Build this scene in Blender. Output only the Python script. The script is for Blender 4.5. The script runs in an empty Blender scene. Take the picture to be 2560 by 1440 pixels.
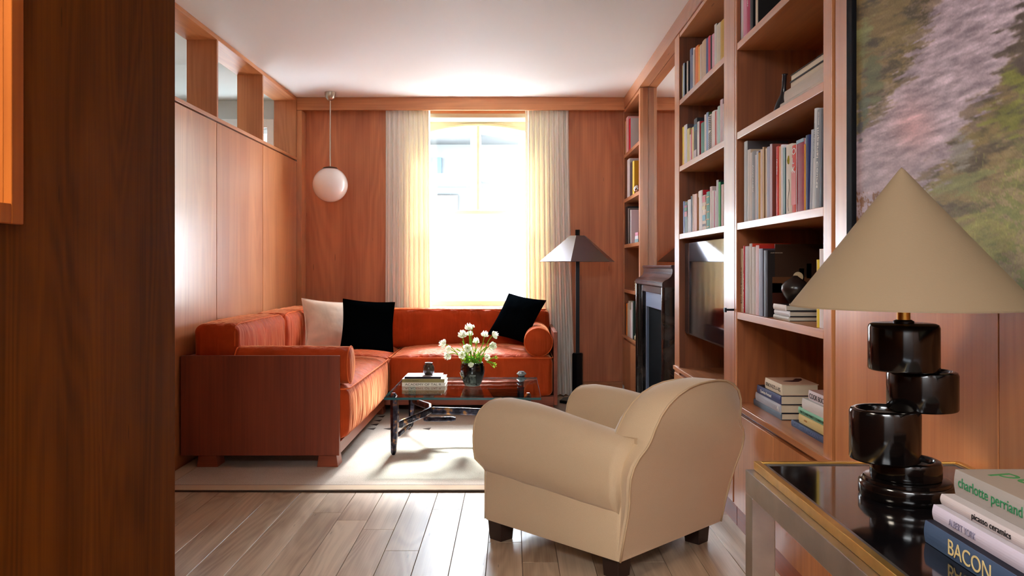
import bpy, bmesh, math, random
from mathutils import Vector, Matrix, noise
R = random.Random(7)
SC = bpy.context.scene
COL = SC.collection
PI = math.pi

# ------------------------------------------------------------ camera, sky, sun, lights, exposure
FPX, HC = 2050.0, 1.2                      # focal length in pixels (2560 wide), camera height
cam_d = bpy.data.cameras.new('camera'); cam = bpy.data.objects.new('camera', cam_d); COL.objects.link(cam)
cam.location = (0, 0, HC); cam.rotation_euler = (PI/2, 0, 0)
cam_d.sensor_width = 36; cam_d.lens = FPX/2560*36; cam_d.shift_y = -55/2560; cam_d.clip_start = 0.05
SC.camera = cam
w = bpy.data.worlds.new('sky'); SC.world = w; w.use_nodes = True
bg = w.node_tree.nodes['Background']; bg.inputs[0].default_value = (0.74, 0.87, 1.0, 1); bg.inputs[1].default_value = 34.0

def light(name, kind, loc, energy, color=(1, 1, 1), target=None, **kw):
    d = bpy.data.lights.new(name, kind); d.energy = energy; d.color = color
    for k, v in kw.items(): setattr(d, k, v)
    o = bpy.data.objects.new(name, d); COL.objects.link(o); o.location = loc
    if target is not None:
        o.rotation_euler = (Vector(target)-Vector(loc)).to_track_quat('-Z', 'Y').to_euler()
    return o
light('sun', 'SUN', (0.15, 16, 8.6), 16, (0.97, 0.98, 1.0), target=(-0.45, 4.8, 0.0), angle=math.radians(11))
pt = light('window_portal', 'AREA', (-0.32, 7.98, 1.7), 1, target=(-0.32, 0, 1.7), shape='RECTANGLE', size=1.4, size_y=1.9)
pt.data.cycles.is_portal = True
light('rear_fill', 'AREA', (-0.35, -1.15, 2.70), 92, (0.93, 0.97, 1.0), target=(-0.3, -0.6, 0), shape='RECTANGLE', size=1.4, size_y=1.0)  # added fill behind the camera, not a known lamp
light('hall_fill', 'AREA', (-4.6, 4.4, 2.70), 40, (0.95, 0.98, 1.0), target=(-4.6, 4.4, 0), shape='RECTANGLE', size=1.4, size_y=2.4)  # added fill to brighten the room behind the clerestory
light('side_room_fill', 'AREA', (-1.7, 0.6, 2.66), 45, (1.0, 0.88, 0.72), target=(-1.7, 0.9, 0), shape='RECTANGLE', size=0.6, size_y=0.6)  # added warm fill for the reveal of the foreground opening
vs = SC.view_settings
vs.view_transform = 'Standard'; vs.look = 'None'; vs.gamma = 1; vs.use_curve_mapping = False; vs.exposure = 1.06
SC.cycles.max_bounces = 10; SC.cycles.diffuse_bounces = 5; SC.cycles.transparent_max_bounces = 12

# ------------------------------------------------------------ helpers
WL = {}                                     # object -> world location
def lin(c):
    r = []
    for v in c:
        v /= 255.0
        r.append(v/12.92 if v <= 0.04045 else ((v+0.055)/1.055)**2.4)
    return (*r, 1.0)

class MB:
    def __init__(s): s.v = []; s.f = []
    def add(s, vs, fs):
        n = len(s.v); s.v += [tuple(p) for p in vs]; s.f += [tuple(i+n for i in f) for f in fs]; return s
    def box(s, x0, x1, y0, y1, z0, z1):
        x0, x1 = min(x0, x1), max(x0, x1); y0, y1 = min(y0, y1), max(y0, y1); z0, z1 = min(z0, z1), max(z0, z1)
        return s.add([(x0,y0,z0),(x1,y0,z0),(x1,y1,z0),(x0,y1,z0),(x0,y0,z1),(x1,y0,z1),(x1,y1,z1),(x0,y1,z1)],
                     [(0,3,2,1),(4,5,6,7),(0,1,5,4),(1,2,6,5),(2,3,7,6),(3,0,4,7)])
    def loft(s, rings, cap0=True, cap1=True, closed=True):
        n = len(rings[0]); vs = [p for r in rings for p in r]; fs = []
        for i in range(len(rings)-1):
            for j in range(n if closed else n-1):
                k = (j+1) % n
                fs.append((i*n+j, i*n+k, (i+1)*n+k, (i+1)*n+j))
        if cap0: fs.append(tuple(range(n-1, -1, -1)))
        if cap1: fs.append(tuple((len(rings)-1)*n+j for j in range(n)))
        return s.add(vs, fs)
    def lathe(s, prof, c, seg=48, cap0=True, cap1=True):
        rings = [[(c[0]+r*math.cos(2*PI*j/seg), c[1]+r*math.sin(2*PI*j/seg), c[2]+z) for j in range(seg)] for r, z in prof]
        return s.loft(rings, cap0, cap1)
    def tube(s, pts, r, seg=8, cap=True, scale=None):
        pts = [Vector(p) for p in pts]; rings = []; up = Vector((0, 0, 1)); prev = None
        for i, p in enumerate(pts):
            t = (pts[min(i+1, len(pts)-1)]-pts[max(i-1, 0)])
            if t.length < 1e-9: t = Vector((0, 0, 1))
            t.normalize()
            if prev is None:
                a = up if abs(t.z) < 0.9 else Vector((1, 0, 0))
                n = t.cross(a).normalized()
            else:
                n = (prev - t*prev.dot(t)).normalized()
            prev = n; b = t.cross(n)
            rr = r[i] if isinstance(r, (list, tuple)) else r
            rings.append([p+n*math.cos(2*PI*j/seg)*rr+b*math.sin(2*PI*j/seg)*rr for j in range(seg)])
        return s.loft(rings, cap, cap)
    def grid(s, nu, nv, fn, wrap=False):
        vs = [fn(i/nu, j/nv) for i in range(nu+1) for j in range(nv+1)]
        fs = [(i*(nv+1)+j, (i+1)*(nv+1)+j, (i+1)*(nv+1)+j+1, i*(nv+1)+j+1) for i in range(nu) for j in range(nv)]
        return s.add(vs, fs)
    def rbox(s, x0, x1, y0, y1, z0, z1, r=0.03, n=8, e=3, disp=None):
        """box with rounded edges; disp(p, n) -> displaced point"""
        h = ((x1-x0)/2, (y1-y0)/2, (z1-z0)/2); c = ((x1+x0)/2, (y1+y0)/2, (z1+z0)/2)
        def ts(hh):
            a = [-hh + r*k/e for k in range(e)]; mid = [-(hh-r)+2*(hh-r)*k/n for k in range(n+1)]
            return a+mid+[-q for q in reversed(a)]
        T = [ts(q) for q in h]
        def mp(p):
            q = [max(-(h[k]-r), min(h[k]-r, p[k])) for k in range(3)]
            d = Vector([p[k]-q[k] for k in range(3)])
            nn = d.normalized() if d.length > 1e-9 else Vector((0, 0, 1))
            o = Vector(q)+nn*r
            o = Vector((o.x+c[0], o.y+c[1], o.z+c[2]))
            if disp: o = Vector(disp(o, nn))
            return tuple(o)
        for ax in range(3):
            a, b = (ax+1) % 3, (ax+2) % 3
            for sg in (-1, 1):
                vs = []
                for ta in T[a]:
                    for tb in T[b]:
                        p = [0, 0, 0]; p[ax] = sg*h[ax]; p[a] = ta; p[b] = tb; vs.append(mp(p))
                m = len(T[b]); fs = []
                for i in range(len(T[a])-1):
                    for j in range(m-1):
                        f = (i*m+j, (i+1)*m+j, (i+1)*m+j+1, i*m+j+1)
                        fs.append(f if sg > 0 else f[::-1])
                s.add(vs, fs)
        return s
    def prism(s, poly, z0, z1, mp=None):
        mp = mp or (lambda a, b, c: (a, b, c))
        return s.loft([[mp(a, b, z0) for a, b in poly], [mp(a, b, z1) for a, b in poly]])
    def mesh(s, name, loc=(0, 0, 0), smooth=False, bev=0, weld=False, segs=2, autos=False):
        me = bpy.data.meshes.new(name)
        me.from_pydata([(p[0]-loc[0], p[1]-loc[1], p[2]-loc[2]) for p in s.v], [], s.f)
        bm = bmesh.new(); bm.from_mesh(me)
        if weld or smooth: bmesh.ops.remove_doubles(bm, verts=bm.verts, dist=1e-5)
        bmesh.ops.recalc_face_normals(bm, faces=bm.faces)
        if bev: bmesh.ops.bevel(bm, geom=list(bm.edges), offset=bev, segments=segs, profile=0.5, affect='EDGES', clamp_overlap=True)
        bm.to_mesh(me); bm.free()
        if smooth:
            me.shade_smooth()
            if autos: me.set_sharp_from_angle(angle=math.radians(38))
        me.update()
        return me
    def build(s, name, mat, parent=None, loc=None, **kw):
        base = WL[parent] if parent else Vector(loc or (0, 0, 0))
        me = s.mesh(name, base, **kw)
        if mat: me.materials.append(mat)
        o = bpy.data.objects.new(name, me); COL.objects.link(o)
        if parent: o.parent = parent
        else: o.location = base
        WL[o] = Vector(base)
        return o

def tag(o, label=None, cat=None, group=None, kind=None):
    if label: o['label'] = label
    if cat: o['category'] = cat
    if group: o['group'] = group
    if kind: o['kind'] = kind
    return o
def thing(name, label, cat, loc, group=None):
    o = bpy.data.objects.new(name, None); COL.objects.link(o); o.location = loc; o.empty_display_size = 0.1
    WL[o] = Vector(loc); return tag(o, label, cat, group)
def struct(name, mb, mat, parent=None, **kw):
    o = mb.build(name, mat, parent, **kw)
    if not parent: o['kind'] = 'structure'
    return o
def B(*a): return MB().box(*a)

def text(name, body, mat, parent, origin, right, up, size, extrude=0.0003, align='LEFT', width=None, label=None):
    """flat lettering; origin is the baseline start, right/up the text axes"""
    cu = bpy.data.curves.new(name, 'FONT'); cu.body = body; cu.size = size; cu.extrude = extrude; cu.align_x = align
    cu.materials.append(mat)
    o = bpy.data.objects.new(name, cu); COL.objects.link(o)
    r = Vector(right).normalized(); u = Vector(up).normalized(); n = r.cross(u)
    sx = 1.0
    if width:
        bpy.context.view_layer.update()
        sx = width/max(o.dimensions.x, 1e-4)
    m = Matrix(((r.x*sx, u.x, n.x, 0), (r.y*sx, u.y, n.y, 0), (r.z*sx, u.z, n.z, 0), (0, 0, 0, 1)))
    o.parent = parent; o.matrix_parent_inverse = Matrix.Identity(4)
    o.matrix_basis = Matrix.Translation(Vector(origin)-WL[parent]) @ m
    WL[o] = Vector(origin)
    if label: o['label'] = label
    return o

# ------------------------------------------------------------ materials
def newmat(name):
    m = bpy.data.materials.new(name); m.use_nodes = True
    nt = m.node_tree; b = nt.nodes['Principled BSDF']; return m, nt, b
def N(nt, t, **kw):
    n = nt.nodes.new(t)
    for k, v in kw.items(): setattr(n, k, v)
    return n
def flat(name, col, rough=0.6, metal=0, spec=0.5, sheen=0, coat=0, bump=0, bscale=200, var=0):
    m, nt, b = newmat(name); b.inputs['Base Color'].default_value = lin(col); b.inputs['Roughness'].default_value = rough
    b.inputs['Metallic'].default_value = metal; b.inputs['Specular IOR Level'].default_value = spec
    if sheen:
        b.inputs['Sheen Weight'].default_value = sheen; b.inputs['Sheen Roughness'].default_value = 0.35
    if coat: b.inputs['Coat Weight'].default_value = coat; b.inputs['Coat Roughness'].default_value = 0.08
    if bump or var:
        tc = N(nt, 'ShaderNodeTexCoord'); no = N(nt, 'ShaderNodeTexNoise'); no.inputs['Scale'].default_value = bscale; no.inputs['Detail'].default_value = 4
        nt.links.new(tc.outputs['Object'], no.inputs['Vector'])
        if bump:
            bu = N(nt, 'ShaderNodeBump'); bu.inputs['Strength'].default_value = bump; bu.inputs['Distance'].default_value = 0.002
            nt.links.new(no.outputs['Fac'], bu.inputs['Height']); nt.links.new(bu.outputs['Normal'], b.inputs['Normal'])
        if var:
            mr = N(nt, 'ShaderNodeMapRange'); mr.inputs['To Min'].default_value = 1-var; mr.inputs['To Max'].default_value = 1+var
            mr.inputs['From Min'].default_value = .3; mr.inputs['From Max'].default_value = .7
            nt.links.new(no.outputs['Fac'], mr.inputs['Value'])
            hs = N(nt, 'ShaderNodeHueSaturation'); hs.inputs['Color'].default_value = lin(col)
            nt.links.new(mr.outputs['Result'], hs.inputs['Value']); nt.links.new(hs.outputs['Color'], b.inputs['Base Color'])
    return m

def wood(name, light_c, dark_c, axis='Z', rough=0.38, coat=0.0, fig=1.0, scale=1.0, spec=0.5, knots=True):
    """cherry veneer: fine fibres along one axis, cathedral figure from contour lines of stretched noise"""
    m, nt, b = newmat(name); L = nt.links.new
    tc = N(nt, 'ShaderNodeTexCoord'); oi = N(nt, 'ShaderNodeObjectInfo')
    off = N(nt, 'ShaderNodeVectorMath', operation='MULTIPLY_ADD')
    comb = N(nt, 'ShaderNodeCombineXYZ')
    for k in range(3): L(oi.outputs['Random'], comb.inputs[k])
    off.inputs[1].default_value = (7.3, 5.1, 3.7)
    L(comb.outputs[0], off.inputs[0]); L(tc.outputs['Object'], off.inputs[2])
    def mapped(s_across, s_along):
        mp = N(nt, 'ShaderNodeMapping')
        s = [s_across]*3; s['XYZ'.index(axis)] = s_along
        mp.inputs['Scale'].default_value = [q*scale for q in s]; L(off.outputs[0], mp.inputs['Vector']); return mp
    m1 = mapped(3.2, 0.42); n1 = N(nt, 'ShaderNodeTexNoise'); n1.inputs['Scale'].default_value = 1.0; n1.inputs['Detail'].default_value = 1.5; n1.inputs['Distortion'].default_value = 0.35
    L(m1.outputs[0], n1.inputs['Vector'])
    mul = N(nt, 'ShaderNodeMath', operation='MULTIPLY'); mul.inputs[1].default_value = 85; L(n1.outputs['Fac'], mul.inputs[0])
    sn = N(nt, 'ShaderNodeMath', operation='SINE'); L(mul.outputs[0], sn.inputs[0])
    m2 = mapped(85, 1.6); n2 = N(nt, 'ShaderNodeTexNoise'); n2.inputs['Scale'].default_value = 1.0; n2.inputs['Detail'].default_value = 3
    L(m2.outputs[0], n2.inputs['Vector'])
    m3 = mapped(5, 0.6); n3 = N(nt, 'ShaderNodeTexNoise'); n3.inputs['Scale'].default_value = 1.0; n3.inputs['Detail'].default_value = 2
    L(m3.outputs[0], n3.inputs['Vector'])
    # sum
    a1 = N(nt, 'ShaderNodeMath', operation='MULTIPLY_ADD'); a1.inputs[1].default_value = 0.07*fig; L(sn.outputs[0], a1.inputs[0]); h2 = N(nt, 'ShaderNodeMath', operation='MULTIPLY'); h2.inputs[1].default_value = 0.55; L(n2.outputs['Fac'], h2.inputs[0]); L(h2.outputs[0], a1.inputs[2])
    a2 = N(nt, 'ShaderNodeMath', operation='MULTIPLY_ADD'); a2.inputs[1].default_value = 1.1; L(n3.outputs['Fac'], a2.inputs[0]); L(a1.outputs[0], a2.inputs[2])
    a3 = N(nt, 'ShaderNodeMath', operation='MULTIPLY_ADD'); a3.inputs[1].default_value = 0.25; L(oi.outputs['Random'], a3.inputs[0]); L(a2.outputs[0], a3.inputs[2])
    mr = N(nt, 'ShaderNodeMapRange'); mr.inputs['From Min'].default_value = 0.62; mr.inputs['From Max'].default_value = 1.28; L(a3.outputs[0], mr.inputs['Value'])
    cr = N(nt, 'ShaderNodeMix', data_type='RGBA'); cr.inputs[6].default_value = lin(dark_c); cr.inputs[7].default_value = lin(light_c)
    L(mr.outputs['Result'], cr.inputs[0])
    last = cr.outputs[2]
    if knots:
        m4 = mapped(26, 3.0); vn = N(nt, 'ShaderNodeTexVoronoi'); vn.inputs['Scale'].default_value = 0.55; L(m4.outputs[0], vn.inputs['Vector'])
        lt = N(nt, 'ShaderNodeMath', operation='LESS_THAN'); lt.inputs[1].default_value = 0.055; L(vn.outputs['Distance'], lt.inputs[0])
        kf = N(nt, 'ShaderNodeMath', operation='MULTIPLY'); kf.inputs[1].default_value = 0.45; L(lt.outputs[0], kf.inputs[0])
        mx = N(nt, 'ShaderNodeMix', data_type='RGBA'); mx.inputs[7].default_value = lin([c*0.35 for c in dark_c]); L(kf.outputs[0], mx.inputs[0]); L(last, mx.inputs[6]); last = mx.outputs[2]
    L(last, b.inputs['Base Color'])
    rr = N(nt, 'ShaderNodeMapRange'); rr.inputs['To Min'].default_value = rough-0.05; rr.inputs['To Max'].default_value = rough+0.07; L(n2.outputs['Fac'], rr.inputs['Value']); L(rr.outputs['Result'], b.inputs['Roughness'])
    b.inputs['Specular IOR Level'].default_value = spec
    if coat: b.inputs['Coat Weight'].default_value = coat; b.inputs['Coat Roughness'].default_value = 0.25
    bu = N(nt, 'ShaderNodeBump'); bu.inputs['Strength'].default_value = 0.12; bu.inputs['Distance'].default_value = 0.001; L(n2.outputs['Fac'], bu.inputs['Height']); L(bu.outputs['Normal'], b.inputs['Normal'])
    return m

CL, CD = (214, 144, 92), (168, 100, 56)
W_V = wood('cherry_vertical', CL, CD, 'Z', coat=0.6, spec=0.5)
W_V2 = wood('cherry_back_wall', (216, 138, 92), (172, 98, 62), 'Z', rough=0.45, fig=1.2)
W_X = wood('cherry_along_x', CL, CD, 'X')
W_Y = wood('cherry_along_y', CL, CD, 'Y', coat=0.6, spec=0.5)
W_PANEL = wood('cherry_panel', (216, 144, 92), (180, 108, 64), 'Z', rough=0.32, coat=0.9, knots=False)
W_HEAD = wood('cherry_header', CL, CD, 'Y', rough=0.42, spec=0.4)
W_CASE = wood('cherry_case_shaded', (158, 90, 44), (108, 56, 26), 'Z', rough=0.45, fig=1.6)  # cherry with the shade of the compartments put into its colour
W_DARK = wood('cherry_sofa_frame', (150, 72, 44), (104, 44, 28), 'Z', rough=0.4, fig=0.4, knots=False)
W_DARKY = wood('cherry_sofa_rail', (176, 92, 56), (120, 52, 32), 'Y', rough=0.4, fig=0.4, knots=False)
W_DARKX = wood('cherry_sofa_rail_x', (176, 92, 56), (120, 52, 32), 'X', rough=0.4, fig=0.4, knots=False)
W_FORE = wood('cherry_foreground_shaded', (112, 60, 9), (76, 37, 3), 'Z', rough=0.8, fig=1.3, scale=1.6, spec=0.05)  # same cherry veneer, its lack of light darkened into the colour
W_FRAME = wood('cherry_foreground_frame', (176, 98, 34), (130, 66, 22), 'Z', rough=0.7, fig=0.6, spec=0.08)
OAK = wood('oak_plank', (206, 184, 156), (152, 126, 100), 'Y', rough=0.36, fig=1.4, scale=1.5, spec=0.5)
PLASTER = flat('white_plaster', (240, 241, 241), 0.7)
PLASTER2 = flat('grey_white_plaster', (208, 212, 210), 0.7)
CREAM_PAINT = flat('cream_window_paint', (206, 194, 158), 0.45)
SEAM = flat('dark_gap', (30, 14, 8), 0.9)
BLACK = flat('black_gloss', (8, 8, 9), 0.18, coat=0.4)
BLACK_STEEL = flat('black_steel', (20, 22, 28), 0.35, metal=0.6)
BRONZE_LAMP = flat('pewter_lamp_shade', (118, 112, 118), 0.3, metal=0.85)
CHROME = flat('worn_nickel', (168, 162, 156), 0.34, metal=1.0, var=0.12, bscale=14, bump=0.1)
BRASS = flat('aged_brass', (222, 178, 88), 0.38, metal=1.0, var=0.15, bscale=16, bump=0.1)
NICKEL = flat('brushed_nickel', (190, 180, 165), 0.3, metal=1.0)
EBONY = flat('ebonised_wood', (7, 5, 5), 0.13, coat=0.0, spec=0.4)
EBONY_IN = flat('worn_inner_wood', (70, 62, 56), 0.35, var=0.2, bscale=40)
LINEN = flat('cream_linen', (216, 190, 154), 0.85, sheen=0.45, bump=0.35, bscale=420, var=0.04)
LINEN_P = flat('cream_linen_piping', (206, 178, 140), 0.85, sheen=0.1)
SHADE = flat('parchment_shade', (128, 109, 84), 0.75, bump=0.1, bscale=300)
OPAL = flat('opal_glass', (252, 248, 246), 0.12, coat=0.5)
PAGES = flat('book_pages', (226, 214, 192), 0.85)
DARKLEG = flat('dark_stained_leg', (46, 28, 22), 0.45)

# velvet -----------------------------------------------------
def velvet(name, col, sheen, tint, wr=0.0):
    m, nt, b = newmat(name); L = nt.links.new
    b.inputs['Base Color'].default_value = lin(col); b.inputs['Roughness'].default_value = 0.7; b.inputs['Specular IOR Level'].default_value = 0.08
    b.inputs['Sheen Weight'].default_value = sheen; b.inputs['Sheen Roughness'].default_value = 0.3; b.inputs['Sheen Tint'].default_value = lin(tint)
    tc = N(nt, 'ShaderNodeTexCoord'); n = N(nt, 'ShaderNodeTexNoise'); n.inputs['Scale'].default_value = 5; n.inputs['Detail'].default_value = 4; n.inputs['Distortion'].default_value = 0.6
    L(tc.outputs['Object'], n.inputs['Vector'])
    hs = N(nt, 'ShaderNodeHueSaturation'); hs.inputs['Color'].default_value = lin(col)
    mr = N(nt, 'ShaderNodeMapRange'); mr.inputs['From Min'].default_value = 0.35; mr.inputs['From Max'].default_value = 0.65; mr.inputs['To Min'].default_value = 0.85; mr.inputs['To Max'].default_value = 1.15
    L(n.outputs['Fac'], mr.inputs['Value']); L(mr.outputs['Result'], hs.inputs['Value']); L(hs.outputs['Color'], b.inputs['Base Color'])
    if wr:
        mp = N(nt, 'ShaderNodeMapping'); mp.inputs['Scale'].default_value = (20, 20, 1.8); L(tc.outputs['Object'], mp.inputs['Vector'])
        n2 = N(nt, 'ShaderNodeTexNoise'); n2.inputs['Scale'].default_value = 1.0; n2.inputs['Detail'].default_value = 2; L(mp.outputs[0], n2.inputs['Vector'])
        bu = N(nt, 'ShaderNodeBump'); bu.inputs['Strength'].default_value = wr; bu.inputs['Distance'].default_value = 0.02
        L(n2.outputs['Fac'], bu.inputs['Height']); L(bu.outputs['Normal'], b.inputs['Normal'])
    return m
VELVET = velvet('rust_velvet', (176, 66, 26), 1.0, (255, 172, 120), 0.8)
VELVET_P = velvet('rust_velvet_piping', (214, 96, 44), 0.6, (255, 160, 100))
VBLACK = velvet('black_velvet', (4, 6, 8), 0.0, (120, 150, 160), 0.12)
VBLACK.node_tree.nodes['Principled BSDF'].inputs['Specular IOR Level'].default_value = 0.0
VCREAM = velvet('cream_velvet', (232, 208, 186), 0.3, (255, 240, 225), 0.1)

# curtain, film, glass, mirror
def translucent(name, col, tcol, fac, transp=0.0):
    m, nt, b = newmat(name); L = nt.links.new; nt.nodes.remove(b); out = nt.nodes['Material Output']
    d = N(nt, 'ShaderNodeBsdfDiffuse'); d.inputs[0].default_value = lin(col)
    t = N(nt, 'ShaderNodeBsdfTranslucent'); t.inputs[0].default_value = lin(tcol)
    mx = N(nt, 'ShaderNodeMixShader'); mx.inputs[0].default_value = fac; L(d.outputs[0], mx.inputs[1]); L(t.outputs[0], mx.inputs[2])
    last = mx
    if transp:
        tr = N(nt, 'ShaderNodeBsdfTransparent'); m2 = N(nt, 'ShaderNodeMixShader'); m2.inputs[0].default_value = transp
        L(mx.outputs[0], m2.inputs[1]); L(tr.outputs[0], m2.inputs[2]); last = m2
    L(last.outputs[0], out.inputs[0]); return m
CURTAIN = translucent('cream_curtain_cloth', (250, 246, 240), (255, 226, 160), 0.045)
FILM = translucent('frosted_privacy_film', (245, 245, 245), (252, 253, 255), 0.85, 0.42)
def glass(name, col=(1, 1, 1), rough=0.0):
    m, nt, b = newmat(name); L = nt.links.new; nt.nodes.remove(b); out = nt.nodes['Material Output']
    g = N(nt, 'ShaderNodeBsdfGlossy'); g.inputs['Roughness'].default_value = rough
    t = N(nt, 'ShaderNodeBsdfTransparent'); t.inputs[0].default_value = (*col, 1)
    fr = N(nt, 'ShaderNodeFresnel'); ge = N(nt, 'ShaderNodeNewGeometry'); io = N(nt, 'ShaderNodeMapRange'); io.inputs['To Min'].default_value = 1.5; io.inputs['To Max'].default_value = 1/1.5; L(ge.outputs['Backfacing'], io.inputs['Value']); L(io.outputs['Result'], fr.inputs[0])
    mx = N(nt, 'ShaderNodeMixShader'); L(fr.outputs[0], mx.inputs[0]); L(t.outputs[0], mx.inputs[1]); L(g.outputs[0], mx.inputs[2]); L(mx.outputs[0], out.inputs[0]); return m
PANE = glass('window_glass')
TABLE_GLASS = glass('table_glass', (0.90, 0.965, 0.95))
GLASS_EDGE = flat('teal_glass_edge', (30, 90, 98), 0.1, spec=0.8)
MIRROR = flat('mirror_silver', (235, 228, 218), 0.02, metal=1.0)

# hammered bronze
m, nt, b = newmat('hammered_bronze'); L = nt.links.new
tc = N(nt, 'ShaderNodeTexCoord'); no = N(nt, 'ShaderNodeTexNoise'); no.inputs['Scale'].default_value = 22; no.inputs['Detail'].default_value = 3
L(tc.outputs['Object'], no.inputs['Vector'])
cr = N(nt, 'ShaderNodeValToRGB'); cr.color_ramp.elements[0].position = 0.38; cr.color_ramp.elements[0].color = lin((34, 32, 40)); cr.color_ramp.elements[1].position = 0.68; cr.color_ramp.elements[1].color = lin((168, 118, 66))
e2 = cr.color_ramp.elements.new(0.55); e2.color = lin((66, 64, 80))
L(no.outputs['Fac'], cr.inputs[0]); L(cr.outputs[0], b.inputs['Base Color']); b.inputs['Metallic'].default_value = 0.9; b.inputs['Roughness'].default_value = 0.32
vo = N(nt, 'ShaderNodeTexVoronoi'); vo.inputs['Scale'].default_value = 45; L(tc.outputs['Object'], vo.inputs['Vector'])
bu = N(nt, 'ShaderNodeBump'); bu.inputs['Strength'].default_value = 0.45; bu.inputs['Distance'].default_value = 0.006; L(vo.outputs['Distance'], bu.inputs['Height']); L(bu.outputs['Normal'], b.inputs['Normal'])
BRONZE = m
# marble (dark, brown-violet)
def marble(name, dark, lightc, rough=0.15, scale=7):
    m, nt, b = newmat(name); L = nt.links.new
    tc = N(nt, 'ShaderNodeTexCoord'); no = N(nt, 'ShaderNodeTexNoise'); no.inputs['Scale'].default_value = scale; no.inputs['Detail'].default_value = 8; no.inputs['Distortion'].default_value = 1.2
    L(tc.outputs['Object'], no.inputs['Vector'])
    cr = N(nt, 'ShaderNodeValToRGB'); cr.color_ramp.elements[0].position = 0.42; cr.color_ramp.elements[0].color = lin(dark); cr.color_ramp.elements[1].position = 0.75; cr.color_ramp.elements[1].color = lin(lightc)
    L(no.outputs['Fac'], cr.inputs[0]); L(cr.outputs[0], b.inputs['Base Color']); b.inputs['Roughness'].default_value = rough; return m
MARBLE = marble('dark_marble_mantel', (48, 30, 30), (120, 100, 108), 0.22)
MARBLE_B = marble('black_marble_surround', (14, 13, 14), (66, 60, 58), 0.14, 5)
SLIP = flat('steel_fire_slip', (120, 134, 160), 0.3, metal=0.5)
# rug
m, nt, b = newmat('woven_wool'); L = nt.links.new
tc = N(nt, 'ShaderNodeTexCoord'); no = N(nt, 'ShaderNodeTexNoise'); no.inputs['Scale'].default_value = 260; no.inputs['Detail'].default_value = 2; L(tc.outputs['Object'], no.inputs['Vector'])
no2 = N(nt, 'ShaderNodeTexNoise'); no2.inputs['Scale'].default_value = 3; no2.inputs['Detail'].default_value = 5; L(tc.outputs['Object'], no2.inputs['Vector'])
ad = N(nt, 'ShaderNodeMath', operation='MULTIPLY_ADD'); ad.inputs[1].default_value = 0.5; L(no2.outputs['Fac'], ad.inputs[0]); L(no.outputs['Fac'], ad.inputs[2])
cr = N(nt, 'ShaderNodeValToRGB'); cr.color_ramp.elements[0].position = 0.55; cr.color_ramp.elements[0].color = lin((172, 156, 138)); cr.color_ramp.elements[1].position = 0.95; cr.color_ramp.elements[1].color = lin((214, 202, 188))
L(ad.outputs[0], cr.inputs[0]); L(cr.outputs[0], b.inputs['Base Color']); b.inputs['Roughness'].default_value = 0.95
bu = N(nt, 'ShaderNodeBump'); bu.inputs['Strength'].default_value = 0.5; bu.inputs['Distance'].default_value = 0.003; L(no.outputs['Fac'], bu.inputs['Height']); L(bu.outputs['Normal'], b.inputs['Normal'])
WOOL = m
WOOL_B = flat('rug_border_wool', (204, 180, 152), 0.95, bump=0.5, bscale=260)
WOOL_D = flat('rug_dark_wool', (70, 54, 42), 0.95, bump=0.4, bscale=200)

_mc = {}
def cm(col, rough=0.5, metal=0):
    k = (tuple(col), rough, metal)
    if k not in _mc: _mc[k] = flat('cover_%d_%d_%d' % tuple(int(c) for c in col), col, max(rough, 0.5) if rough > 0.35 else rough, metal=metal, spec=0.22)
    return _mc[k]
INK = cm((24, 22, 24)); WHITE_INK = cm((240, 238, 232))

# ------------------------------------------------------------ room constants
XL, XR, YW, YP, H = -1.966, 1.030, 7.64, 7.49, 2.742
X_SIDE = 6.0                       # far side of the neighbouring room
YB = -1.8                          # wall behind the camera

# floor: planks as parts
fl = struct('floor', B(-6.0, 1.6, YB, 8.3, -0.05, -0.012), SEAM)
pw = 0.1447; k0 = int((-3.0+0.2477)/pw)
for k in range(k0, 12):
    x0 = -0.2477+k*pw; x1 = x0+pw
    if x0 > 1.12: continue
    y = 0.55+R.random()*0.6; 
    ends = []
    while y < 7.9: ends.append(y); y += R.uniform(1.15, 2.1)
    if k == -4: ends = [0.9, 2.3, 3.87, 5.6, 7.0]
    if k == -1: ends = [0.6, 2.1, 4.04, 5.7]
    if k == -6: ends = [1.2, 3.02, 4.35, 6.1]
    ys = [-0.3]+ends+[7.74]
    for a, c in zip(ys[:-1], ys[1:]):
        if c-a < 0.1: continue
        B(x0+0.0009, min(x1, 1.16)-0.0009, a+0.0008, c-0.0008, -0.014, 0).build('plank', OAK, fl, bev=0.0012, segs=1)
B(-6.0, -2.77-0.35, YB, 7.9, -0.013, -0.001).build('side_room_floor', cm((150, 120, 92)), fl)

# ceiling
ce = struct('ceiling', B(XL-0.1, 1.6, YB, 8.3, H, H+0.1), PLASTER)
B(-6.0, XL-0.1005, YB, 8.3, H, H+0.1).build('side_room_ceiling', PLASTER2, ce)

# back wall around the window opening
YWIN = 7.90
WX0, WX1, WZ0, WZ1 = -0.947, 0.313, 0.816, 2.586
bw = struct('wall_back', B(-2.10, XR+0.45, YW+0.02, YW+0.30, -0.02, H).box(0,0.001,8.2,8.201,0,.001), W_V2)
bpy.data.objects.remove(bw)
bw = struct('wall_back', MB().box(-2.17, WX0-.004, YW+0.02, YW+0.30, -0.02, H).box(WX1+.004, 1.55, YW+0.02, YW+0.30, -0.02, H)
            .box(WX0-.004, WX1+.004, YW+0.02, YW+0.30, -0.02, WZ0-.004).box(WX0-.004, WX1+.004, YW+0.02, YW+0.30, WZ1+.003, H), PLASTER)
for a, c in ((-1.985, WX0), (WX1, 1.045)):
    B(a, c-0.0, YW, YW+0.019, 0.122, H-0.002).build('panel', W_V2, bw)
B(WX0, WX1, YW, YW+0.019, 0.122, WZ0-0.03).build('panel', W_V2, bw)
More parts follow.
